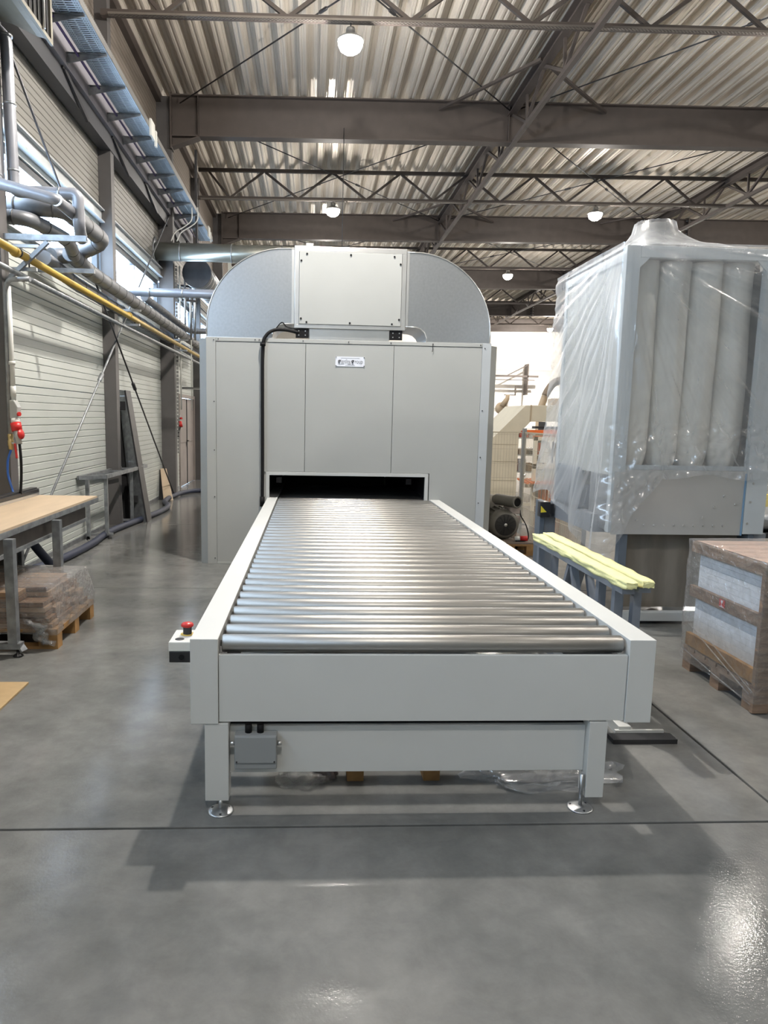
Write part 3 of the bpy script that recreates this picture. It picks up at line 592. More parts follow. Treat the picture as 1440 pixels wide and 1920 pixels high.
# ================================================================== LEFT WALL SERVICES
def pipe(name, label, path, r, m, band=0, n=14, cat='pipe', fr=.15, group=None):
    P = fillet(path, fr) if len(path) > 2 else [V(p) for p in path]
    t = T(name, label, cat, (P[0] + P[-1]) / 2, group); B().tube(P, r, n).build('pipe_run', m, t)
    if band:
        acc = 0; nxt = band * .6
        for a, b_ in zip(P, P[1:]):
            L_ = (b_ - a).length
            while L_ > .02 and nxt < acc + L_:
                c = a.lerp(b_, (nxt - acc) / L_); d = (b_ - a).normalized() * .008; B().tube([c - d, c + d], r + .003, n).build('pipe_band', BAND if m is INSUL else GALV, t); nxt += band
            acc += L_
    return t
pipe('insulated_pipe', 'thick grey insulated pipe, upper of the two running along the left wall', [(-2.38, 7.55, 3.05), (-2.38, 8.2, 2.995), (-2.38, 16.0, 2.94)], .078, INSUL, .34)
pipe('insulated_pipe', 'dark grey insulated pipe below the thick upper one on the left wall', [(-2.55, 7.3, 2.95), (-2.55, 8.2, 2.88), (-2.55, 16.5, 2.80)], .072, INSUL, .42)
pipe('insulated_pipe', 'thick grey insulated pipe looping out toward the room at upper left', [(-2.70, 6.6, 3.225), (-2.13, 6.6, 3.225), (-2.10, 7.75, 3.215), (-2.45, 7.86, 3.09), (-2.58, 7.6, 3.03)], .078, INSUL, .30, fr=.16)
pipe('insulated_pipe', 'second grey insulated pipe tucked below the looping one at upper left', [(-2.70, 6.45, 3.10), (-2.38, 6.45, 3.10), (-2.26, 7.15, 3.08), (-2.36, 7.6, 3.03)], .060, INSUL, .35, fr=.2)
pipe('jacketed_pipe', 'thin pale jacketed pipe coming down and turning right above the looping pipe', [(-2.66, 6.3, 4.62), (-2.425, 6.3, 4.40), (-2.415, 6.3, 3.26), (-1.91, 6.3, 3.255), (-1.905, 6.3, 3.0), (-1.95, 6.5, 2.95)], .047, INSULB, .5, fr=.05)
pipe('jacketed_pipe', 'thin pale jacketed pipe at the left picture edge, turning right below its twin', [(-2.46, 6.02, 4.6), (-2.44, 6.02, 3.24), (-1.99, 6.02, 3.13), (-1.95, 6.4, 3.1)], .045, INSULB, .5, fr=.05)
pipe('jacketed_pipe', 'pale jacketed pipe crossing from the wall pipes to the machine top', [(-2.52, 10.5, 3.17), (-.9, 10.5, 3.165), (-.88, 10.5, 2.3)], .060, INSULB, .45, fr=.08)
pipe('insulated_pipe', 'thinner grey insulated pipe starting below the pale crossing pipe', [(-2.38, 10.75, 3.14), (-2.38, 14.5, 3.11), (-1.6, 14.6, 3.11)], .055, INSUL, .45, fr=.12)
gy = pipe('gas_pipe', 'yellow gas pipe running along the left wall', [(-2.3, 4.0, 2.738), (-2.3, 16.3, 2.685)], .031, YEL)
for Y in (5.95, 9.5): B().cyl((-2.3, Y, 2.725), (-2.3, Y + .05, 2.725), .039, 12).build('pipe_coupling', YEL, gy)
B().tube([(-2.3, 6.02, 2.73), (-2.3, 6.04, 2.73)], .037, 12).build('pipe_clamp', DKSTEEL, gy)
pipe('steel_pipe', 'bare galvanized pipe below the yellow gas pipe', [(-2.36, 4.4, 2.60), (-2.36, 16.3, 2.575)], .023, GALVD)
# support channels
t = T('pipe_support', 'galvanized strut channel with slanting brace carrying the looping pipes', 'bracket', (-2.2, 6.2, 2.8))
B().box(-2.68, -1.82, 6.18, 6.22, 2.862, 2.872).box(-2.68, -1.82, 6.18, 6.184, 2.872, 2.908).box(-2.68, -1.82, 6.216, 6.22, 2.872, 2.908).build('strut_channel', GALVD, t)
B().bar((-2.13, 6.2, 2.855), (-2.60, 6.2, 2.42), .032, .032, (0, 1, 0)).build('slanting_brace', GALVD, t)
B().box(-2.64, -2.05, 7.18, 7.22, 2.80, 2.84).build('rear_channel', GALVD, t)
for k, Y in enumerate((6.25, 9.82, 13.45)):
    t = T('pipe_bracket', ['small galvanized bracket under the yellow pipe at the left edge', 'small galvanized bracket under the yellow pipe at the rod crossing', 'small galvanized bracket under the yellow pipe near the machine'][k], 'bracket', (-2.4, Y, 2.65), 'brackets under the yellow pipe')
    B().box(-2.50, -2.24, Y - .015, Y + .015, 2.635, 2.66).build('bracket_arm', GALV, t); B().box(-2.66, -2.22, Y - .015, Y + .015, 2.815, 2.84).build('bracket_arm', GALV, t)
    B().cyl((-2.30, Y, 2.66), (-2.30, Y, 2.70), .006, 6).build('clamp_bolt', DKSTEEL, t)
rod('slanting wall tie rod from upper left down to the far column foot', (-2.5, 6.25, 4.62), (-2.5, 13.4, .06), .012, 'wall tie rods', t=.60)
rod('slanting wall tie rod from the near column foot up toward the round duct', (-2.52, 6.3, .12), (-2.52, 13.35, 4.88), .012, 'wall tie rods', GALVD, t=.38)
# large round ducts
t = T('round_duct', 'large round galvanized duct crossing from the left wall to behind the machine', 'duct', (-1.2, 13.2, 4.2))
B().cyl((WX + .02, 13.2, 4.285), (.6, 13.2, 4.285), .150, 28).build('duct_tube', DUCTG, t)
B().lathe([(.15, 0), (.235, 0), (.235, .012), (.15, .012)], (WX + .002, 13.2, 4.285), (1, 0, 0), 28).build('wall_flange', GALVD, t)
for x in (-2.30, -1.42, -.55): B().cyl((x, 13.2, 4.285), (x + .02, 13.2, 4.285), .155, 28).build('duct_seam', GALVD, t)
B().cyl((.5, 13.2, 4.3), (.5, 13.2, 6.4), .006, 6).build('hanger', DKSTEEL, t)
t = T('spiral_duct', 'large spiral duct end hanging behind the round duct, beside the elbow', 'duct', (-2.0, 15, 4.0))
B().cyl((-2.12, 13.9, 4.07), (-2.12, 18.5, 4.07), .26, 28).build('duct_tube', GALV, t); B().cyl((-2.12, 13.88, 4.07), (-2.12, 13.9, 4.07), .262, 28).build('end_cap', DKSTEEL, t)
for k in range(16): B().tube([(-2.12, 14.05 + k * .28, 4.07), (-2.12, 14.07 + k * .28, 4.07)], .268, 28, False).build('spiral_rib', ALU, t)
B().box(-2.45, -1.95, 13.85, 13.93, 4.30, 4.40).build('hanger_plate', GALV, t); B().box(-2.14, -2.10, 13.9, 13.94, 4.4, 6.2).build('hanger_rod', DKSTEEL, t)
t = T('riser_pipes', 'cluster of thin riser pipes and a slotted rail on the column below the round duct', 'pipes', (-2.3, 14, 0))
for (x, y, m_, r_) in ((-2.40, 13.72, WPLAS, .014), (-2.34, 13.9, GALVD, .018), (-2.27, 14.1, GALVD, .02), (-2.21, 14.2, GALV, .018), (-2.30, 14.3, WPLAS, .010)):
    B().cyl((x, y, 1.6 if m_ is WPLAS else 2.9), (x, y, 4.15), r_, 8).build('riser_pipe', m_, t)
B().box(-2.465, -2.43, 13.63, 13.66, .8, 4.14).build('slotted_rail', TRAYS, t)
for z in (3.85, 3.6): B().bar((-2.42, 13.95, z), (-2.16, 14.1, z), .03, .04).build('pipe_clamp', DKSTEEL, t)
B().box(-2.46, -1.9, 14.0, 14.05, 1.98, 2.02).build('cross_tray', TRAYS, t)
# heater
t = T('unit_heater', 'beige-grey unit heater with black louvres at the top left corner', 'heater', (-2.3, 5.6, 4.3))
B().prism([(-2.62, 4.7, 4.72), (-2.58, 4.7, 4.56), (-2.46, 4.7, 4.46), (-2.30, 4.7, 4.42), (-2.12, 4.7, 4.34), (-2.05, 4.7, 4.33), (-2.05, 4.7, 5.0), (-2.62, 4.7, 5.0)], (0, 1.45, 0)).build('housing', HEAT, t, bevel=.02)
B().prism([(-2.55, 6.15, 4.62), (-2.44, 6.15, 4.50), (-2.30, 6.15, 4.455), (-2.07, 6.15, 4.36), (-2.07, 6.15, 4.98), (-2.55, 6.15, 4.98)], (0, .10, 0)).build('end_cap', HEAT, t, bevel=.02)
B().box(-2.05, -2.03, 4.75, 6.20, 4.31, 4.34).box(-2.05, -2.03, 4.75, 6.20, 4.97, 5.0).box(-2.05, -2.03, 6.16, 6.20, 4.34, 4.97).build('louvre_frame', HEAT, t)
B().box(-2.049, -2.045, 4.75, 6.16, 4.34, 4.97).build('louvre_back', BLACK, t)
for k in range(16): B().bar((-2.038, 4.78 + k * .088, 4.34), (-2.038, 4.78 + k * .088, 4.97), .004, .03).build('louvre', BLACK, t)
B().cyl((-2.02, 5.98, 4.33), (-2.02, 5.98, 4.98), .012, 8).build('louvre_bar', ALU, t)
B().box(-2.66, -2.58, 5.85, 5.95, 4.46, 4.56).build('mount_block', WPLAS, t)
# ---- services by the left column
pipe('air_pipe', 'vertical galvanized air pipe on the left column ending in a brass valve', [(-2.2075, 6.0052, 2.5289), (-2.3946, 6.0426, 2.5289), (-2.432, 6.08, 2.4354), (-2.4432, 6.08, 1.3129)], .019, GALVD, fr=.05)
vv = T('ball_valve', 'brass ball valve with red lever at the end of the air pipe', 'valve', (-2.4432, 6.08, 1.1913))
B().lathe([(.012, 0), (.020, .004), (.020, .03), (.024, .035), (.024, .075), (.020, .08), (.023, .10), (.023, .125), (.018, .13)], (-2.4432, 6.08, 1.1932), n=14).build('valve_body', BRASS, vv)
B().bar((-2.432, 6.0706, 1.2521), (-2.3993, 6.0519, 1.2428), .016, .01).build('lever_stem', ALU, vv); B().bar((-2.3993, 6.0519, 1.2474), (-2.388, 6.0519, 1.1258), .012, .02).build('lever', RED, vv)
tag(B().tube(bez([(-2.4432, 6.08, 1.1913), (-2.4694, 6.0706, 1.1071), (-2.4647, 6.0519, 0.9855), (-2.4226, 6.0239, 0.8639), (-2.4133, 5.9865, 0.8359)], 24), .009, 8).build('air_tube', BLUET), 'thin blue air tube curving from the brass valve to the workbench', 'tube')
t = T('power_socket', 'wall-hung red and grey industrial socket with a red cap', 'socket', (-2.3852, 6.08, 1.2662))
B().cyl((-2.4058, 6.08, 1.5842), (-2.4058, 6.08, 2.4822), .019, 12).build('conduit', WPLAS, t)
B().cyl((-2.4058, 6.08, 1.6216), (-2.4058, 6.08, 1.7058), .022, 12).cyl((-2.4058, 6.08, 1.8742), (-2.4058, 6.08, 1.9022), .026, 12).build('conduit_sleeve', WPLAS, t)
B().prism([(-2.4273, 6.0426, 1.4439), (-2.3712, 6.0426, 1.4439), (-2.3618, 6.0426, 1.5374), (-2.3899, 6.0426, 1.5935), (-2.4273, 6.0426, 1.5935)], (0, .08, 0)).build('socket_body', mat('socket_grey', (.40, .41, .40), .4), t, bevel=.006)
B().cyl((-2.3712, 6.0613, 1.4832), (-2.3497, 6.0519, 1.4832), .017, 12).build('red_button', RED, t)
B().tube([(-2.3965, 6.0706, 1.4439), (-2.3899, 6.0613, 1.4018)], [.033, .036], 16).build('white_collar', WPLAS, t); B().tube([(-2.3908, 6.0613, 1.4111), (-2.3759, 6.0519, 1.3457)], [.042, .040], 16).build('red_ring', RED, t)
B().tube([(-2.3759, 6.0519, 1.3457), (-2.3618, 6.0426, 1.2755), (-2.3572, 6.0379, 1.2428)], [.034, .022, .020], 16).build('plug', MATS['socket_grey'], t)
B().lathe([(0, 0), (.040, .0), (.040, .008), (0, .012)], (-2.3403, 6.0239, 1.3223), (.95, -.25, .1), 16).build('red_cap', RED, t)
tag(B().tube(bez([(-2.3572, 6.0379, 1.2428), (-2.3497, 6.0332, 1.1258), (-2.3525, 6.0332, 0.9855), (-2.3618, 6.0239, 0.8359)], 20), .011, 8).build('black_lead', BLACK), 'black power lead hanging from the red socket to the bench', 'cable')
t = T('power_socket', 'small red and grey socket hanging beside the double door', 'socket', (-2.45, 13.75, 1.2))
B().box(-2.46, -2.42, 13.70, 13.74, 1.38, 1.50).build('socket_body', MATS['socket_grey'], t); B().tube([(-2.43, 13.70, 1.38), (-2.41, 13.68, 1.28)], [.035, .04], 12).build('red_ring', RED, t)
B().cyl((-2.42, 13.7, 1.44), (-2.39, 13.68, 1.44), .02, 10).build('red_button', RED, t); B().tube(bez([(-2.43, 13.69, 1.28), (-2.45, 13.69, 1.18), (-2.46, 13.7, 1.10)], 10), .02, 8).build('plug', DKSTEEL, t)

# ================================================================== LEFT FLOOR OBJECTS
t = T('workbench', 'galvanized steel workbench with pale plywood top at the left edge', 'workbench', (-2.28, 5.0, 0))
B().box(-2.69, -1.862, 3.4, 6.42, .772, .787).build('plywood_top', PLY, t)
B().box(-1.875, -1.855, 3.4, 6.43, .735, .771).build('edge_rail', GALVD, t); B().box(-2.69, -1.876, 6.41, 6.43, .735, .771).build('edge_rail', GALVD, t)
B().box(-1.92, -1.90, 3.4, 6.2, .625, .734).build('apron_board', mat('dark_apron_board', (.10, .085, .075), .6, n=.3), t); B().box(-1.925, -1.885, 3.4, 6.2, .60, .624).build('lower_rail', GALVD, t)
for (x, y) in ((-1.85, 4.42), (-1.85, 5.25), (-2.62, 4.42), (-2.50, 6.2)):
    lg = B().box(x, x + .055, y, y + .055, .05 if y < 5 else 0, .735).build('leg', GALVD, t)
    if y < 5 and x > -2: pass
B().box(-2.66, -1.775, 4.415, 4.48, .05, .085).build('foot_bar', GALVD, t); B().bar((-1.80, 4.45, .085), (-1.76, 4.44, .035), .055, .012).build('foot_gusset', GALVD, t)
B().lathe([(.0, .05), (.008, .05), (.008, .02), (.03, .008), (.03, 0), (0, 0)][::-1], (-1.80, 4.44, 0), n=14).build('levelling_foot', BLACKM, t)
t = T('guide_fence', 'black and silver guide profile lying along the bench top', 'guide rail', (-2.39, 5, .788))
B().box(-2.42, -2.35, 3.4, 6.40, .788, .812).build('silver_profile', ALU, t); B().box(-2.44, -2.355, 3.4, 6.42, .813, .845).build('black_profile', BLACKM, t, bevel=.004); B().box(-2.425, -2.37, 3.4, 6.41, .846, .856).build('top_strip', DKSTEEL, t)
t = T('steel_stand', 'small galvanized frame stand in front of the wall column', 'stand', (-2.57, 9.5, 0))
for (a, b_) in (((-2.69, 8.55), (-2.44, 8.78)), ((-2.44, 8.78), (-2.40, 10.75)), ((-2.69, 8.55), (-2.64, 10.8)), ((-2.64, 10.8), (-2.40, 10.75))):
    B().bar((*a, .755), (*b_, .755), .035, .045).build('top_rail', GALVD, t)
for y in (9.2, 9.7, 10.2): B().bar((-2.66, y, .752), (-2.43, y + .05, .752), .025, .025).build('cross_bar', GALVD, t)
for (x, y) in ((-2.46, 8.85), (-2.65, 8.75), (-2.46, 10.1), (-2.63, 10.1)): B().box(x - .02, x + .02, y - .02, y + .02, .04, .735).build('leg', GALVD, t)
for y in (8.82, 10.1):
    B().bar((-2.70, y - .03, .05), (-2.39, y + .05, .05), .05, .025).build('foot_bar', GALVD, t)
    for x in (-2.68, -2.42): B().lathe([(.0, .04), (.008, .04), (.022, .008), (.022, 0), (0, 0)][::-1], (x, y, 0), n=12).build('levelling_foot', BLACKM, t)
t = T('leaning_channel', 'long steel channel leaning against the wall column beside the stand', 'steel channel', (-2.4, 10.5, 0))
B().add([(-2.52, 10.32, 0), (-2.30, 10.22, 0), (-2.28, 10.50, 0), (-2.50, 10.60, 0), (-2.665, 10.32, 1.83), (-2.565, 10.24, 1.82), (-2.545, 10.5, 1.82), (-2.64, 10.6, 1.83)], [(0, 3, 2, 1), (4, 5, 6, 7), (0, 1, 5, 4), (1, 2, 6, 5), (2, 3, 7, 6), (3, 0, 4, 7)]).build('channel_web', GALVD, t)
B().add([(-2.62, 10.25, 0), (-2.525, 10.30, 0), (-2.50, 10.7, 0), (-2.62, 10.7, 0), (-2.685, 10.3, 1.60), (-2.667, 10.31, 1.60), (-2.66, 10.6, 1.60), (-2.685, 10.6, 1.60)], [(0, 3, 2, 1), (4, 5, 6, 7), (0, 1, 5, 4), (1, 2, 6, 5), (2, 3, 7, 6), (3, 0, 4, 7)]).build('shadow_gap_fill', BLACK, t)  # black wedge standing in for the shaded gap behind the channel
B().bar((-2.287, 10.35, .0), (-2.553, 10.37, 1.82), .02, .27, (0, 1, 0)).build('side_flange', DKSTEEL, t)
for (z, h) in ((1.55, .12), (.28, .09)): 
    x = -2.415 - .195 * z / 1.82 * 1.05; B().box(x - .035, x + .035, 10.235 + .02 * z / 1.8 - .01, 10.262, z, z + h).build('slot_plate', DKSTEEL, t)
t = T('plywood_offcut', 'small plywood offcut leaning on the wall near the far column', 'board', (-2.6, 13.2, 0))
B().add([(-2.60, 12.95, 0), (-2.44, 12.95, 0), (-2.44, 13.0, 0), (-2.60, 13.0, 0), (-2.70, 13.2, .54), (-2.60, 13.2, .54), (-2.60, 13.25, .54), (-2.70, 13.25, .54)], [(0, 3, 2, 1), (4, 5, 6, 7), (0, 1, 5, 4), (1, 2, 6, 5), (2, 3, 7, 6), (3, 0, 4, 7)]).build('sheet', PLY, t)
B().add([(-2.69, 12.98, 0), (-2.605, 12.98, 0), (-2.605, 13.02, 0), (-2.69, 13.02, 0), (-2.715, 13.22, .52), (-2.702, 13.22, .52), (-2.702, 13.25, .52), (-2.715, 13.25, .52)], [(0, 3, 2, 1), (4, 5, 6, 7), (0, 1, 5, 4), (1, 2, 6, 5), (2, 3, 7, 6), (3, 0, 4, 7)]).build('black_sheet', BLACK, t)
hp = bez([(-2.62, 6.7, .042), (-2.50, 7.3, .042), (-2.46, 8.2, .042), (-2.50, 9.1, .042), (-2.38, 10.2, .042), (-2.28, 11.1, .042), (-2.30, 11.8, .042), (-2.47, 12.4, .042), (-2.50, 13.1, .042), (-2.42, 13.9, .042), (-2.2, 14.3, .042), (-1.9, 14.15, .042), (-1.3, 13.9, .042)], 200)
tag(B().tube(hp, [.040 + .0015 * (i % 2) for i in range(len(hp))], 12).build('suction_hose', BLUEH), 'dark navy suction hose snaking along the floor by the left wall', 'hose')
tag(B().tube(bez([(-2.36, 6.0, .60), (-2.32, 6.15, .40), (-2.22, 6.25, .2), (-2.17, 6.3, .045), (-2.25, 6.0, .042)], 40), .038, 12).build('suction_hose', BLUEH), 'short navy hose coming down from under the workbench', 'hose')

def pallet(name, label, x0, x1, y0, y1, m=WOOD, h=.125, group=None, along='x'):
    """wooden pallet: bottom boards, nine blocks, deck boards"""
    t = T(name, label, 'pallet', ((x0 + x1) / 2, (y0 + y1) / 2, 0), group); k = h / .144
    bt, tp = .018 * k, .02 * k
    for y in (y0, (y0 + y1) / 2 - .045, y1 - .09):
        B().box(x0, x1, y, y + .09, 0, bt).build('bottom_board', m, t)
        for x in (x0, (x0 + x1) / 2 - .06, x1 - .12): B().box(x, x + .12, y, y + .09, bt, h - 2 * tp).build('block', m, t)
    for x in (x0, (x0 + x1) / 2 - .06, x1 - .12): B().box(x, x + .12, y0, y1, h - 2 * tp, h - tp).build('stringer', m, t)
    n = 6; wd = (y1 - y0) / n
    for i in range(n): B().box(x0, x1, y0 + i * wd, y0 + i * wd + wd * .86 + (wd * .14 if i == n - 1 else 0), h - tp, h).build('deck_board', m, t)
    return t
pallet('wooden_pallet', 'orange-brown wooden pallet under the film-wrapped brown boards', -2.68, -1.605, 4.58, 5.36, WOODO, .13)
t = T('board_bundle', 'stack of dark brown boards on the left pallet, wrapped in film', 'boards', (-2.15, 4.97, .13))
random.seed(3)
for lay in range(7):
    z = .132 + lay * .034
    nb = 5
    for q in range(nb):
        if lay > 4 and q == nb - 1: continue
        y0 = 4.60 + q * .148 + random.uniform(-.008, .008); xe = -1.625 - random.uniform(0, .03) - .016 * lay - (.12 if (lay > 4 and q == 0) else 0); xs0 = -2.62 + random.uniform(0, .06)
        B().box(xs0, xe, y0, y0 + .138, z, z + .030).build('board', BOARD if (lay + q) % 3 else mat('tan_board_wood', (.40, .26, .16), .6, n=.35, ns=5, stretch=(.6, 8, 8)), t, bevel=.002)
# film over the bundle
def wrapf(x0, x1, y0, y1, z0, z1, seed, amp=.012, slope=0.0, shr=0.0, nu=120, nv=34, topz=None):
    """closed skirt plus crumpled top, as one skin"""
    cx, cy = (x0 + x1) / 2, (y0 + y1) / 2; per = [(x0, y0), (x1, y0), (x1, y1), (x0, y1), (x0, y0)]
    def pos(u):
        q = u * 4; i = min(int(q), 3); f_ = q - i; a, b_ = per[i], per[i + 1]; return a[0] + (b_[0] - a[0]) * f_, a[1] + (b_[1] - a[1]) * f_
    def fn(u, v):
        x, y = pos(u)
        if v < .62:
            f_ = v / .62; z = z0 + (z1 - z0) * f_; k = 1.0 - shr * f_ * f_
        else:
            f_ = (v - .62) / .38; k = (1 - shr) * (1 - f_ * .999); z = z1 + .015 * math.sin(f_ * 1.6)
        X, Y = cx + (x - cx) * k, cy + (y - cy) * k
        if topz: z -= max(0, topz(X, Y)) * min(1, v / .62)
        nn = noise.noise_vector(V((X * 5 + seed, Y * 5, z * 9))); n2 = noise.noise_vector(V((X * 17, Y * 17 + seed, z * 26)))
        return (X + amp * (nn.x + .5 * n2.x), Y + amp * (nn.y + .5 * n2.y), max(.01, z + amp * .8 * (nn.z + .5 * n2.z)))
    return B().grid(fn, nu, nv)
o = wrapf(-2.66, -1.60, 4.575, 5.38, .10, .392, 3, .013, shr=.085).build('stretch_film', SFILM2); tag(o, 'crinkled clear stretch film around the brown boards on the left pallet', 'stretch film')
ts = T('film_tail', 'bunched tail of clear film hanging over the near pallet corner', 'stretch film', (-1.66, 4.56, .05))
for k in range(5):
    B().tube(bez([(-1.80 + .02 * k, 4.552, .20 - .01 * k), (-1.72 + .015 * k, 4.545, .15), (-1.66 - .02 * k, 4.55, .09), (-1.69 + .02 * k, 4.55, .045)], 16), [.010 + .009 * math.sin(i * .9 + k) ** 2 for i in range(16)], 7).build('film_fold', SFILM, ts)
tag(B().box(-2.3, -1.556, 3.45, 3.965, .002, .012).build('fibreboard_sheet', CARD), 'tan fibreboard sheet lying on the floor at the left edge', 'board')

# ================================================================== UNDER THE CONVEYOR
def crumple(name, label, cx, cy, rx, ry, rz_, seed, m=SFILM, cat='plastic bag'):
    def fn(u, v):
        a = u * 2 * math.pi; b_ = v * math.pi * .5; p = V((math.cos(a) * math.cos(b_), math.sin(a) * math.cos(b_), math.sin(b_)))
        q = 1 + .45 * noise.noise(p * 2.3 + V((seed, 0, 0))) + .2 * noise.noise(p * 7 + V((seed, 3, 0)))
        return (cx + rx * p.x * q, cy + ry * p.y * q, .002 + rz_ * p.z * q)
    return tag(B().grid(fn, 40, 12).build(name, m), label, cat)
crumple('plastic_bag', 'crumpled clear bag on the floor under the left of the conveyor end', -.02, 2.86, .10, .08, .05, 1)
crumple('plastic_bag', 'small pinkish bag beside the crumpled one under the conveyor', .07, 2.90, .05, .05, .045, 9, mat('dusky_bag', (.16, .13, .13), .3))
crumple('plastic_sheet', 'large loose clear plastic spread on the floor under the right conveyor leg', 1.02, 2.93, .34, .20, .05, 5, FILM, 'plastic sheet')
for x in (.20, .52): tag(B().box(x - .035, x + .035, 2.84, 2.94, 0, .07).build('wood_block', WOODO, bevel=.003), 'orange wood block on the floor under the conveyor, %s' % ('left of the two' if x < .3 else 'right of the two'), 'wood block')
# ================================================================== PADDED TRESTLE right of conveyor
BST = mat('blue_grey_trestle_steel', (.26, .29, .34), .42, .35, n=.2)
t = T('padded_trestle', 'grey steel trestle with yellow foam-padded bars right of the conveyor', 'trestle', (1.58, 4.0, 0))
for x, ya, yb in ((1.515, 3.30, 4.70), (1.61, 3.33, 4.78)):
    B().box(x - .03, x + .03, ya, yb, .695, .725).build('top_bar', BST, t)
    def pad(u, v, x=x, ya=ya, yb=yb):
        a = v * 2 * math.pi; y = ya - .035 + (yb - ya + .06) * u; c, s_ = math.cos(a), math.sin(a); k = max(abs(c), abs(s_)); n_ = .006 * noise.noise(V((x * 9, y * 11, a * 2))) ; e_ = .8 if u in (0, 1) else 1
        return (x + c / k * (.034 + n_) * e_, y + .012 * noise.noise(V((a * 3, x * 20, u * 5))) * (1 if u < .02 or u > .98 else 0), .742 + s_ / k * (.019 + n_) * e_)
    fm = B().grid(pad, 60, 24); fm.f += [list(range(0, 61 * 24, 61))[::-1], list(range(60, 61 * 24 + 60, 61))]; fm.s += [False, False]; fm.build('foam_pad', FOAM, t)
for x in (1.515, 1.61):
    for y in (3.42, 3.62, 4.62): B().box(x - .02, x + .02, y - .02, y + .02, .03, .695).build('leg', BST, t)
B().bar((1.515, 3.72, .08), (1.515, 4.02, .68), .04, .03).build('diagonal_brace', BST, t); B().bar((1.60, 3.72, .08), (1.60, 4.02, .68), .04, .03).build('diagonal_brace', BST, t)
B().bar((1.515, 4.36, .08), (1.515, 4.06, .68), .04, .03).build('diagonal_brace', BST, t); B().bar((1.60, 4.44, .08), (1.60, 4.10, .68), .04, .03).build('diagonal_brace', BST, t)
B().bar((1.50, 3.42, .09), (1.50, 4.62, .09), .03, .04).build('lower_rail', BST, t)
B().box(1.44, 1.75, 3.175, 3.25, .0, .022).build('foot_plate', DKSTEEL, t); B().box(1.48, 1.72, 3.25, 3.265, .0, .035).build('foot_angle', PAINT, t); B().box(1.50, 1.56, 3.26, 3.45, .0, .05).build('foot_beam', PAINT, t)
B().box(1.44, 1.75, 4.6, 4.68, .0, .03).build('foot_plate', DKSTEEL, t)

# ================================================================== RIGHT PALLET
pallet('wooden_pallet', 'wooden pallet under the film-wrapped white boards at the right edge', 2.335, 3.3, 3.54, 4.26, WOOD, .145)
t = T('packed_load', 'tall white boards crated with wooden slats on the right pallet', 'crated boards', (2.8, 3.9, .146))
for k in range(9): B().box(2.365, 3.27, 3.585, 4.225, .150 + k * .0345, .1835 + k * .0345 if k < 8 else .455).build('white_board', WHITEB, t, bevel=.001)
for k in range(8): B().box(2.37, 3.27, 3.59, 4.22, .462 + k * .033, .494 + k * .033).build('white_board', WHITEB, t, bevel=.001)
for (z0, z1) in ((.155, .232), (.462, .53)):
    B().box(2.335, 2.362, 3.545, 4.25, z0, z1).build('side_slat', WOOD if z0 > .3 else WOODO, t, bevel=.002); B().box(2.42, 3.3, 3.545, 3.57, z0, z1).build('front_slat', WOOD, t, bevel=.002)
B().box(2.325, 2.41, 3.515, 3.545, .005, .80).build('corner_post', WOOD, t, bevel=.002); B().box(3.2, 3.3, 3.515, 3.545, .005, .80).build('corner_post', WOOD, t)
for k in range(5): B().box(2.345, 3.3, 3.55 + k * .143, 3.55 + k * .143 + .13, .735, .765).build('lid_board', mat('pinkish_lid_wood', (.66, .46, .36), .6, n=.25, ns=5, stretch=(.6, 6, 6)), t)
B().box(2.335, 2.36, 3.55, 4.26, .735, .80).build('lid_slat', WOOD, t); B().box(2.345, 3.3, 3.55, 4.26, .766, .80).build('lid_sheet', MATS['pinkish_lid_wood'], t)
B().box(2.331, 2.334, 3.862, 3.915, .478, .523).build('fragile_label', RED, t)
lb = B(); lb.add([(2.3300, 3.900, .5195), (2.3300, 3.877, .5195), (2.3300, 3.880, .507), (2.3300, 3.8865, .502), (2.3300, 3.8905, .502), (2.3300, 3.897, .507)], [(0, 1, 2, 3, 4, 5)]); lb.box(2.3295, 2.3302, 3.8872, 3.8898, .490, .502).box(2.3295, 2.3302, 3.880, 3.897, .4875, .490)
lb.build('glass_symbol', SIGNW, t); B().box(2.3295, 2.3305, 3.868, 3.909, .4805, .4845).build('label_line', SIGNW, t)
o = wrapf(2.322, 3.32, 3.50, 4.275, .06, .815, 11, .007, nu=140, nv=60).build('stretch_film', SFILM); tag(o, 'clear stretch film around the crated white boards at the right edge', 'stretch film')
for k, (a, b_) in enumerate((((2.318, 4.25, .13), (2.318, 3.53, .05)), ((2.318, 4.2, .30), (2.318, 3.55, .10)), ((2.318, 4.0, .28), (2.318, 3.52, .12)))):
    B().tube([a, ((a[0] - .003), (a[1] + b_[1]) / 2, (a[2] + b_[2]) / 2), b_], .004, 5).build('film_strand', SFILM, t)

# ================================================================== FILTER UNIT
fx0, fx1, fy0, fy1, fz = 2.19, 3.37, 5.18, 6.42, 2.735
t = T('filter_unit', 'tall filter unit with four hanging cloth bags on the right', 'filter unit', (2.78, 5.8, 0))
B().box(fx0, fx0 + .10, fy0, fy0 + .06, .70, fz).build('corner_post', FRAMEG, t, bevel=.003); B().box(fx1 - .16, fx1, fy0, fy0 + .06, .70, fz).build('corner_post', FRAMEG, t, bevel=.003)
B().box(fx0, fx0 + .06, fy1 - .06, fy1, .70, fz).build('corner_post', FRAMEG, t, bevel=.003); B().box(fx1 - .06, fx1, fy1 - .06, fy1, .70, fz).build('corner_post', FRAMEG, t, bevel=.003)
B().box(fx0 + .10, fx1 - .16, fy0, fy0 + .05, 2.655, fz).build('top_beam', FRAMEG, t, bevel=.003); B().box(fx0, fx0 + .05, fy0 + .06, fy1 - .06, 2.64, fz).build('top_beam', FRAMEG, t, bevel=.003)
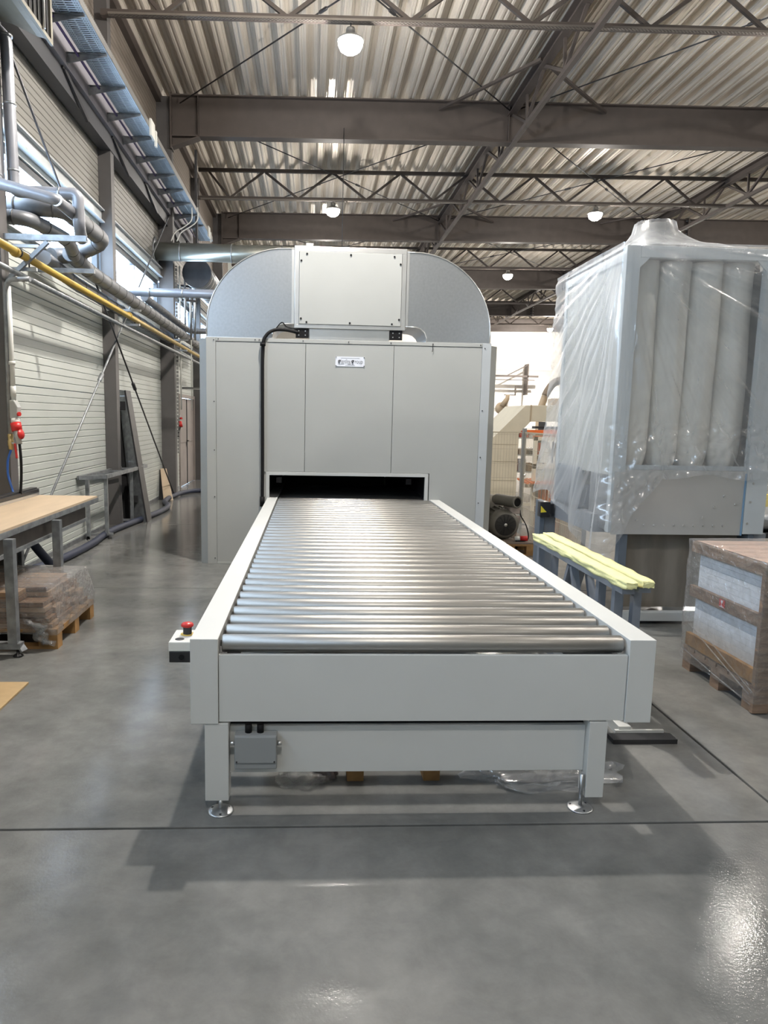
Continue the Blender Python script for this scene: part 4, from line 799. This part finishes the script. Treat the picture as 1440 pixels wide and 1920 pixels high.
B().box(fx0, fx1, fy0 + .05, fy1, fz - .03, fz - .01).build('roof_plate', GALV, t)
B().box(fx0 + .012, fx0 + .03, fy0 + .06, fy1 - .06, 1.12, 2.64).build('side_panel', PANEL, t); B().box(fx1 - .03, fx1 - .012, fy0 + .06, fy1 - .06, .70, 2.64).build('side_panel', PANEL, t)
B().box(fx0 + .03, fx1 - .03, fy1 - .04, fy1 - .02, .70, 2.64).build('rear_panel', PANEL, t)
for s_ in (-1, 1):
    xa = fx0 + .10 if s_ < 0 else fx1 - .16; B().prism([(xa, fy0 + .005, 2.655), (xa - s_ * .07, fy0 + .005, 2.655), (xa, fy0 + .005, 2.585)], (0, .012, 0)).build('corner_gusset', FRAMEG, t)
B().box(fx0 + .10, fx1 - .165, fy0 + .004, fy0 + .016, .69, 1.165).build('hopper_front', BRUSH, t, bevel=.002)
B().box(fx0 + .02, fx0 + .10, fy0 - .004, fy0 + .0, .69, 1.15).build('hopper_edge', BRUSH, t)
B().box(fx1 - .175, fx1 - .165, fy0 - .002, fy0 + .014, .69, 1.15).build('joint_strip', mat('blue_joint_strip', (.20, .34, .50), .4), t)
B().box(fx0 + .04, fx0 + .05, fy0 + .06, fy0 + .5, .70, 1.12).build('hopper_side', GALV, t)
for x in [2.46 + .075 * i for i in range(9)] : B().cyl((x, fy0 + .004, .76), (x, fy0 - .003, .76), .008, 8).build('rivet', ALU, t)
for (x, z) in ((2.40, .80), (2.9, .82), (2.98, .90), (3.05, .98), (3.14, .92), (3.27, 1.20), (3.26, 1.08), (3.25, .94), (3.24, .78)): B().cyl((x, fy0 + .004, z), (x, fy0 - .003, z), .009, 8).build('rivet', ALU, t)
B().box(fx0 + .10, fx1 - .16, fy0 + .05, fy0 + .06, 1.165, 1.20).build('bag_ledge', FRAMEG, t)
for k, cx in enumerate((2.395, 2.63, 2.875, 3.10)):
    def bag(u, v, cx=cx, k=k):
        a = u * 2 * math.pi; z = 1.06 + 1.60 * v; q = 1 - .62 * max(0, (.16 - v) / .16) ** 1.5; nn = noise.noise(V((math.cos(a) * 1.6 + k * 5, math.sin(a) * 1.6, z * 1.5)))
        sw = .02 * math.sin(v * 3 + k * 2); f_ = 1 + .10 * nn + .05 * math.sin(a * 5 + k + 3 * v) * (1 - v) * 1.2
        return (cx + sw * (1 - v) + math.cos(a) * .116 * (1.0 if v > .16 else q) * f_, fy0 + .20 + math.sin(a) * .116 * f_ * (q if v < .16 else 1), z)
    B().grid(bag, 36, 46).build('filter_bag', CLOTH, t)
B().box(fx0 + .03, fx1 - .03, fy0 + .62, fy0 + .63, 1.0, 2.64).build('inner_wall', CLOTH, t)
# fan housing and leg at rear left, seen through the film
B().box(fx0 - .02, fx0 + .5, fy1 - .62, fy1 - .05, .80, 1.14).build('fan_housing', BLUEG, t, bevel=.03)
B().box(fx0 - .015, fx0 + .3, fy0 + .30, fy1 + .03, .66, .80).build('lower_side_beam', mat('grey_blue_beam', (.24, .26, .29), .45), t)
for (x, y) in ((fx0 - .13, fy1 - .05), (fx1 - .1, fy1 - .15), (fx1 - .1, fy0 + .02)):
    lg = B().box(x, x + .045, y, y + .14, 0, .80).build('leg', BLUEG, t, bevel=.004); B().box(x + .046, x + .15, y + .02, y + .10, 0, .70).build('leg_web', MATS['grey_blue_beam'], lg)
B().box(fx0 + .10, fx1 - .02, fy0 + .02, fy0 + .08, .025, .095).build('base_rail', FRAMEG, t, bevel=.003); B().box(fx0 + .02, fx1, fy0 + .08, fy0 + .12, .70, .74).build('lower_beam', FRAMEG, t)
B().box(fx0 + .10, fx0 + .16, fy0 + .02, fy0 + .08, 0, .69).build('front_leg', BLUEG, t)
def curt(u, v):
    x = fx0 + .16 + (fx1 - fx0 - .20) * u; return (x, fy0 + .17 + .012 * math.sin(x * 26) * (.4 + .6 * v) + .012 * noise.noise(V((x * 3, v * 2, 0))), .098 + .60 * v)
B().grid(curt, 70, 12).build('dust_curtain', CURT, t)
B().lathe([(.215, 0), (.14, .29), (0, .295)], (2.64, 5.76, fz - .01), n=28).build('outlet_cone', GALV, t)
# dust sack below
crumple('dust_sack', 'flattened dark sack on the floor under the brown curtain', 2.62, 5.36, .22, .10, .06, 4, mat('dark_sack', (.06, .05, .045), .6), 'sack')
# plastic sheet hung over the unit: back left edge -> front left corner -> front -> right
def film(u, v):
    side = 1.36; front = 1.26; ret = .5; tot = side + front + ret; s_ = u * tot
    if s_ < side: x = fx0 - .03; y = fy1 + .08 - s_ * 1.0; nx, ny = -1, 0
    elif s_ < side + front: x = fx0 - .03 + (s_ - side) * .99; y = fy0 - .03; nx, ny = 0, -1
    else: x = fx0 - .03 + front * .99; y = fy0 - .03 + (s_ - side - front); nx, ny = 1, 0
    if s_ < side:
        q = s_ / side; zb_ = .86 + .05 * math.sin(q * 9) if q < .35 else .86 - .36 * ((q - .35) / .65) ** 1.2
    elif s_ < side + front:
        q = (s_ - side); zb_ = .50 + q * 2.2 if q < .17 else (.874 + (q - .17) * 1.1 if q < .36 else 1.125 + .02 * math.sin(q * 11))
    else: zb_ = .8
    z = fz + .012 - (fz + .012 - zb_) * v; dep = fz - z
    cor = s_ - side; r = math.hypot(cor, dep); ang = math.atan2(cor, dep + .02)
    d = .012 + .030 * min(1, r) * (abs(noise.noise(V((ang * 9, 1.3, r * .6)))) * 1.4 + .6 * abs(noise.noise(V((ang * 26, 4.3, r * .8)))))
    d += .012 * noise.noise(V((s_ * 3, z * 3, 7))) * min(1, dep)
    if s_ < side: d += .10 * max(0, (1.75 - z)) * (1 - .3 * s_ / side) + .03 * max(0, dep) * math.sin(s_ * 13 + z * 1.5) * .5
    elif s_ < side + front:
        lo = max(0, 1.45 - z); d += .05 * lo * (1 + noise.noise(V((s_ * 8, z * 8, 2)))) + (.02 * noise.noise(V((s_ * 22, z * 20, 5))) if z < 1.5 else 0)
        if cor < .25: d += .05 * max(0, 1.2 - z)
    return (x + nx * d + (-.35 * max(0, .12 - abs(cor)) * max(0, 1.2 - z) if True else 0), y + ny * d, z)
o = B().grid(film, 260, 150).build('plastic_cover', FILM); tag(o, 'large clear plastic sheet draped over the filter unit', 'plastic sheet')
def film2(u, v):   # tent of the same sheet over the cone
    a = u * 2 * math.pi; c, s_ = math.cos(a), math.sin(a); k = max(abs(c), abs(s_)); q = v
    sx, sy = c / k * .44, s_ / k * .56; x = 2.64 + (c * .15) * (1 - q) + (sx + .0) * q; y = 5.76 + s_ * .15 * (1 - q) + sy * q
    return (x + .01 * noise.noise(V((a * 4, v * 3, 1))), y, fz + .30 - .285 * q ** .45 + .012 * noise.noise(V((a * 6, v * 4, 0))))
o = B().grid(film2, 80, 20).build('plastic_hood', FILM); tag(o, 'clear plastic pulled over the cone on top of the filter unit', 'plastic sheet')
t = T('safety_scanner', 'black safety scanner with yellow warning triangle on the filter leg', 'scanner', (2.10, 6.38, .66))
B().box(2.03, 2.125, 6.28, 6.36, .665, .80).build('scanner_body', BLACKM, t, bevel=.008); B().add([(2.036, 6.277, .765), (2.036, 6.277, .705), (2.09, 6.277, .71)], [(0, 1, 2)]).build('warning_triangle', SIGNY, t, solid=.001)
B().box(2.126, 2.16, 6.3, 6.4, .69, .78).build('scanner_mount', BLACKM, t)
# ================================================================== RIGHT BACKGROUND
pallet('wooden_pallet', 'wooden pallet carrying the electric blower behind the conveyor', 1.93, 2.56, 7.95, 8.75, WOODO, .125)
t = T('blower_motor', 'grey electric blower with round fan cover beside the machine', 'blower', (2.2, 8.35, .126))
B().box(1.95, 2.55, 7.98, 8.7, .126, .142).build('base_plate', mat('brown_base_plate', (.20, .16, .13), .6), t)
B().lathe([(.0, 0), (.13, .0), (.155, .015), (.172, .06), (.172, .16), (.16, .17), (.16, .42), (0, .42)], (2.245, 8.16, .318), (0, 1, 0), 28).build('motor_body', MOTG, t)
B().lathe([(.0, .0), (.115, .0), (.125, .008)], (2.245, 8.152, .318), (0, 1, 0), 28).build('fan_grille', mat('fan_grille_dark', (.035, .033, .03), .6), t)
for q in range(14):
    an = q * math.pi / 7; B().bar((2.245 + .02 * math.cos(an), 8.149, .318 + .02 * math.sin(an)), (2.245 + .118 * math.cos(an), 8.149, .318 + .118 * math.sin(an)), .006, .004, (0, 1, 0)).build('grille_spoke', DKSTEEL, t)
B().lathe([(0, 0), (.018, 0), (.02, .006)], (2.245, 8.146, .318), (0, 1, 0), 12).build('grille_hub', ALU, t)
for q in range(18):
    an = q * math.pi / 9; B().bar((2.245 + .165 * math.cos(an), 8.34, .318 + .165 * math.sin(an)), (2.245 + .165 * math.cos(an), 8.58, .318 + .165 * math.sin(an)), .008, .025, (math.cos(an), 0, math.sin(an))).build('cooling_fin', MOTG, t)
B().lathe([(0, 0), (.20, 0), (.235, .03), (.25, .09), (.235, .15), (.20, .17), (0, .17)], (2.12, 8.58, .38), (0, 1, 0), 30).build('blower_housing', MOTG, t)
B().lathe([(.05, .004), (.05, .0), (.068, 0), (.07, .02), (.066, .04), (.066, .36), (.05, .40)], (2.36, 8.12, .585), (-.42, .9, .0), 20).build('silencer', MOTG, t); B().lathe([(0, .006), (.05, .006)], (2.36, 8.12, .585), (-.42, .9, .0), 16).build('silencer_mouth', BLACK, t)
B().box(2.30, 2.42, 8.2, 8.5, .44, .52).build('terminal_box', mat('motor_label_pinkish', (.50, .42, .38), .5), t, bevel=.01)
B().bar((2.40, 8.2, .42), (2.38, 8.3, .15), .06, .012).build('foot_bracket', MATS['motor_label_pinkish'], t)
B().tube(bez([(2.43, 8.25, .48), (2.43, 8.2, .42), (2.48, 8.15, .32), (2.50, 8.1, .20), (2.46, 8.06, .155), (2.34, 8.05, .15)], 40), .007, 8).build('motor_lead', BLACK, t)
B().cyl((2.40, 8.08, .175), (2.48, 8.06, .18), .03, 14).build('red_plug', RED, t); B().cyl((2.34, 8.09, .172), (2.40, 8.08, .175), .027, 14).build('plug_body', WPLAS, t)
# mesh fence
MESHM = mat('fence_wire_beige', (.42, .38, .30), .45, .2)
t = T('mesh_fence', 'beige wire mesh safety fence with steel post behind the blower', 'fence', (3.1, 9.8, 0))
B().box(3.075, 3.125, 10.47, 10.53, 0, 1.40).build('fence_post', GALV, t); B().box(3.03, 3.17, 10.42, 10.58, 0, .01).build('post_plate', GALV, t)
for z in (.10, .72, 1.32): B().cyl((3.10, 10.46, z), (3.13, 10.44, z), .014, 8).build('clamp_bolt', ALU, t)
def mesh_panel(p, q, z0, z1, nm):
    b_ = B(); p, q = V(p), V(q); L_ = (q - p).length; n_ = int(L_ / .042)
    for i in range(n_ + 1): c = p.lerp(q, i / n_); b_.bar((c.x, c.y, z0), (c.x, c.y, z1), .004, .004)
    for z in [z0 + i * .21 for i in range(int((z1 - z0) / .21) + 1)]: b_.bar((p.x, p.y, z), (q.x, q.y, z), .005, .005)
    b_.build(nm, MESHM, t, kind='stuff'); B().bar((p.x, p.y, z1), (q.x, q.y, z1), .018, .02).build('top_rail', MESHM, t)
mesh_panel((3.10, 10.44, 0), (3.10, 8.0, 0), .05, 1.34, 'wire_mesh'); mesh_panel((3.06, 10.5, 0), (2.3, 10.5, 0), .05, 1.34, 'wire_mesh'); 
B().box(3.08, 3.12, 7.97, 8.0, 0, 1.40).build('fence_post', GALV, t)
# beige hooded conveyor machine
t = T('hooded_machine', 'beige angled machine hood seen between the oven and the filter unit', 'machine', (4.3, 14.7, 0))
P_ = [(3.50, 0), (3.50, 1.16), (4.13, 1.81), (6.2, 1.85), (6.2, 1.54), (4.24, 1.50), (4.02, 1.26), (4.02, .06), (3.92, 0)]
B().prism([(x, 14, z) for x, z in P_], (0, 1.5, 0)).build('hood_body', BEIGE, t, bevel=.006)
B().box(4.225, 4.245, 13.985, 13.999, 1.50, 1.82).build('hood_joint', mat('tan_joint', (.42, .33, .22), .5), t)
for z in (.35, .72, 1.05): B().box(3.52, 4.0, 13.994, 13.999, z, z + .008).build('panel_joint', mat('beige_joint', (.42, .38, .29), .5), t)
B().box(3.44, 3.495, 14.1, 14.9, .95, 1.12).build('orange_guard', ORANGE, t)
# orange roller rack
t = T('roller_rack', 'cream rack of orange rollers behind the mesh fence', 'rack', (4.3, 12.6, 0))
CR = mat('cream_frame_paint', (.66, .62, .52), .45)
for x in (3.72, 4.25, 4.8): B().box(x, x + .06, 12.0, 12.06, 0, 1.25).build('rack_post', CR, t)
B().box(3.72, 4.86, 12.0, 12.05, 1.19, 1.25).build('rack_beam', CR, t); B().box(3.72, 4.86, 12.0, 12.05, .72, .80).build('rack_beam', CR, t); B().box(3.60, 4.86, 12.0, 12.05, .40, .46).build('rack_beam', CR, t)
B().box(3.79, 4.24, 12.02, 12.04, .50, .71).build('rack_panel', mat('sage_panel', (.42, .45, .38), .5), t); B().box(3.85, 4.0, 12.05, 12.06, .82, 1.17).build('rack_panel', WPLAS, t)
for x in (4.04, 4.10, 4.16): B().box(x, x + .02, 12.02, 12.05, .82, 1.18).build('thin_bar', DKSTEEL, t)
for k in range(12): B().bar((3.55 + k * .075, 11.7, .50), (3.65 + k * .075, 12.6, .50), .04, .03).build('orange_roller', ORANGE, t)
for k in range(8): B().box(3.86 + k * .06, 3.90 + k * .06, 12.06, 12.09, .16, .40).build('orange_bar', ORANGE, t)
B().box(3.5, 4.9, 12.1, 12.14, .08, .13).build('base_rail', CR, t)
B().box(3.68, 5.2, 12.3, 12.5, 1.29, 1.36).build('orange_beam', ORANGE, t); B().box(3.75, 5.2, 12.1, 12.2, 1.22, 1.27).build('orange_beam', ORANGE, t); B().box(4.0, 5.2, 12.9, 13.1, 1.38, 1.42).build('dark_beam', DKSTEEL, t)
# far shelves with boxes
random.seed(5)
t = T('storage_shelf', 'white shelving with mixed small goods behind the roller rack', 'shelf', (5.2, 17, 0))
for z in (.3, .7, 1.1): B().box(4.4, 6.6, 17, 17.5, z, z + .03).build('shelf_board', WPLAS, t)
for x in (4.4, 5.5, 6.57): B().box(x, x + .03, 17, 17.5, 0, 1.5).build('shelf_post', DKSTEEL, t)
gm = [mat('goods_%d' % i, c, .6) for i, c in enumerate(((.55, .08, .05), (.6, .5, .4), (.75, .75, .72), (.06, .06, .07), (.40, .25, .13)))]
for z in (.33, .73, 1.13):
    for k in range(9): x = 4.46 + k * .23; tag(B().box(x, x + random.uniform(.1, .2), 17.02, 17.3, z, z + random.uniform(.1, .3)).build('goods_box', gm[(k * 2 + int(z * 10)) % 5]), '%s box, %s on the %s far white shelf' % (('red', 'tan', 'white', 'black', 'brown')[(k * 2 + int(z * 10)) % 5], ('leftmost', 'second from left', 'third from left', 'fourth from left', 'middle', 'fourth from right', 'third from right', 'second from right', 'rightmost')[k], {3: 'bottom', 7: 'middle', 11: 'top'}[int(z * 10)]), 'box', 'goods on the far white shelving')
# robot arm and bent pipe beyond
RB = mat('tan_robot_paint', (.50, .38, .25), .5)
t = T('robot_arm', 'tan robot arm standing beyond the beige hood', 'robot', (5.15, 20, 0))
B().cyl((5.1, 20, 0), (5.1, 20, 1.3), .16, 14).build('pedestal', RB, t)
B().tube(bez([(5.05, 20, 1.3), (5.2, 20, 1.45), (5.3, 20, 1.62), (5.22, 20, 1.80)], 16), .10, 12).build('lower_arm', RB, t)
B().lathe([(0, -.1), (.15, -.1), (.17, 0), (.15, .1), (0, .1)], (5.22, 20, 1.85), (0, 1, 0), 16).build('shoulder', RB, t); B().tube([(5.22, 19.9, 1.9), (5.35, 19.9, 2.12), (5.36, 19.9, 2.22)], [.09, .06, .05], 10).build('upper_arm', RB, t)
t = T('bent_pipe', 'tan bent exhaust pipe rising above the beige hood', 'pipe', (5.9, 18, 1.8))
B().tube(bez([(5.66, 18, 1.75), (5.74, 18, 2.0), (5.82, 18, 2.22), (5.95, 18, 2.42), (6.25, 18, 2.55)], 24), .085, 14).build('pipe_run', RB, t); B().tube(bez([(5.78, 17.99, 2.14), (5.86, 17.99, 2.30), (6.0, 17.99, 2.47), (6.25, 17.99, 2.56)], 16), .092, 14).build('dark_hose', mat('brown_hose', (.22, .17, .12), .6), t)
B().cyl((5.66, 18, 0), (5.66, 18, 1.76), .08, 10).build('stand_pipe', RB, t)
tag(B().box(4.95, 5.3, 14.9, 15.2, 1.85, 1.98).build('tan_box', RB), 'small tan box on top of the far end of the beige hood', 'box')
t = T('wall_crane', 'brown jib crane bracket on the white far wall', 'crane', (11.3, 41.6, 3.9))
B().box(10.2, 12.8, 41.2, 41.3, 3.98, 4.08).build('jib', STEELB, t); B().box(10.2, 12.6, 41.2, 41.3, 3.80, 3.84).build('jib', STEELB, t); B().bar((11.0, 41.25, 4.05), (12.2, 41.25, 4.68), .05, .05).build('stay', STEELB, t); B().box(12.17, 12.23, 41.2, 41.9, 3.0, 4.72).build('jib_post', STEELB, t)
B().box(11.5, 11.56, 41.2, 41.3, 2.98, 3.5).box(10.9, 11.56, 41.2, 41.3, 2.95, 3.0).build('hook_arm', STEELB, t)
# things right of the filter unit
t = T('steel_duct_roll', 'shiny steel duct end at the right edge behind the filter unit', 'duct', (4.8, 7.1, 0))
B().cyl((4.38, 7.15, .56), (5.4, 7.15, .56), .125, 24).build('duct_tube', GALV, t); B().box(4.5, 5.3, 7.0, 7.3, 0, .43).build('cradle', DKSTEEL, t)
tag(B().box(4.38, 5.4, 7.28, 7.42, .0, .79).build('yellow_guard', SIGNY), 'yellow guard block behind the shiny duct at the right edge', 'guard')
t = T('goods_rack', 'rack of cartons and reels at the right edge beyond the filter unit', 'rack', (5.2, 8.6, 0))
for z in (.80, 1.02, 1.25, 1.5): B().box(4.75, 6.2, 8.3, 8.9, z, z + .03).build('shelf_board', WPLAS, t)
for x in (4.78, 6.1): B().box(x, x + .05, 8.3, 8.35, 0, 2.5).build('rack_post', BLUEG, t)
for z in (.83, 1.05, 1.28):
    for k in range(4): x = 4.85 + k * .3; tag(B().box(x, x + .24, 8.32, 8.6, z, z + random.uniform(.1, .17)).build('carton', [CARD, gm[0], gm[2], gm[4]][(k + int(z * 5)) % 4]), '%s carton, %s on the %s right-edge shelf' % (('tan', 'red', 'white', 'brown')[(k + int(z * 5)) % 4], ('leftmost', 'second', 'third', 'rightmost')[k], {8: 'lower', 10: 'middle', 12: 'upper'}[int(z * 10)]), 'box', 'cartons on the right-edge rack')
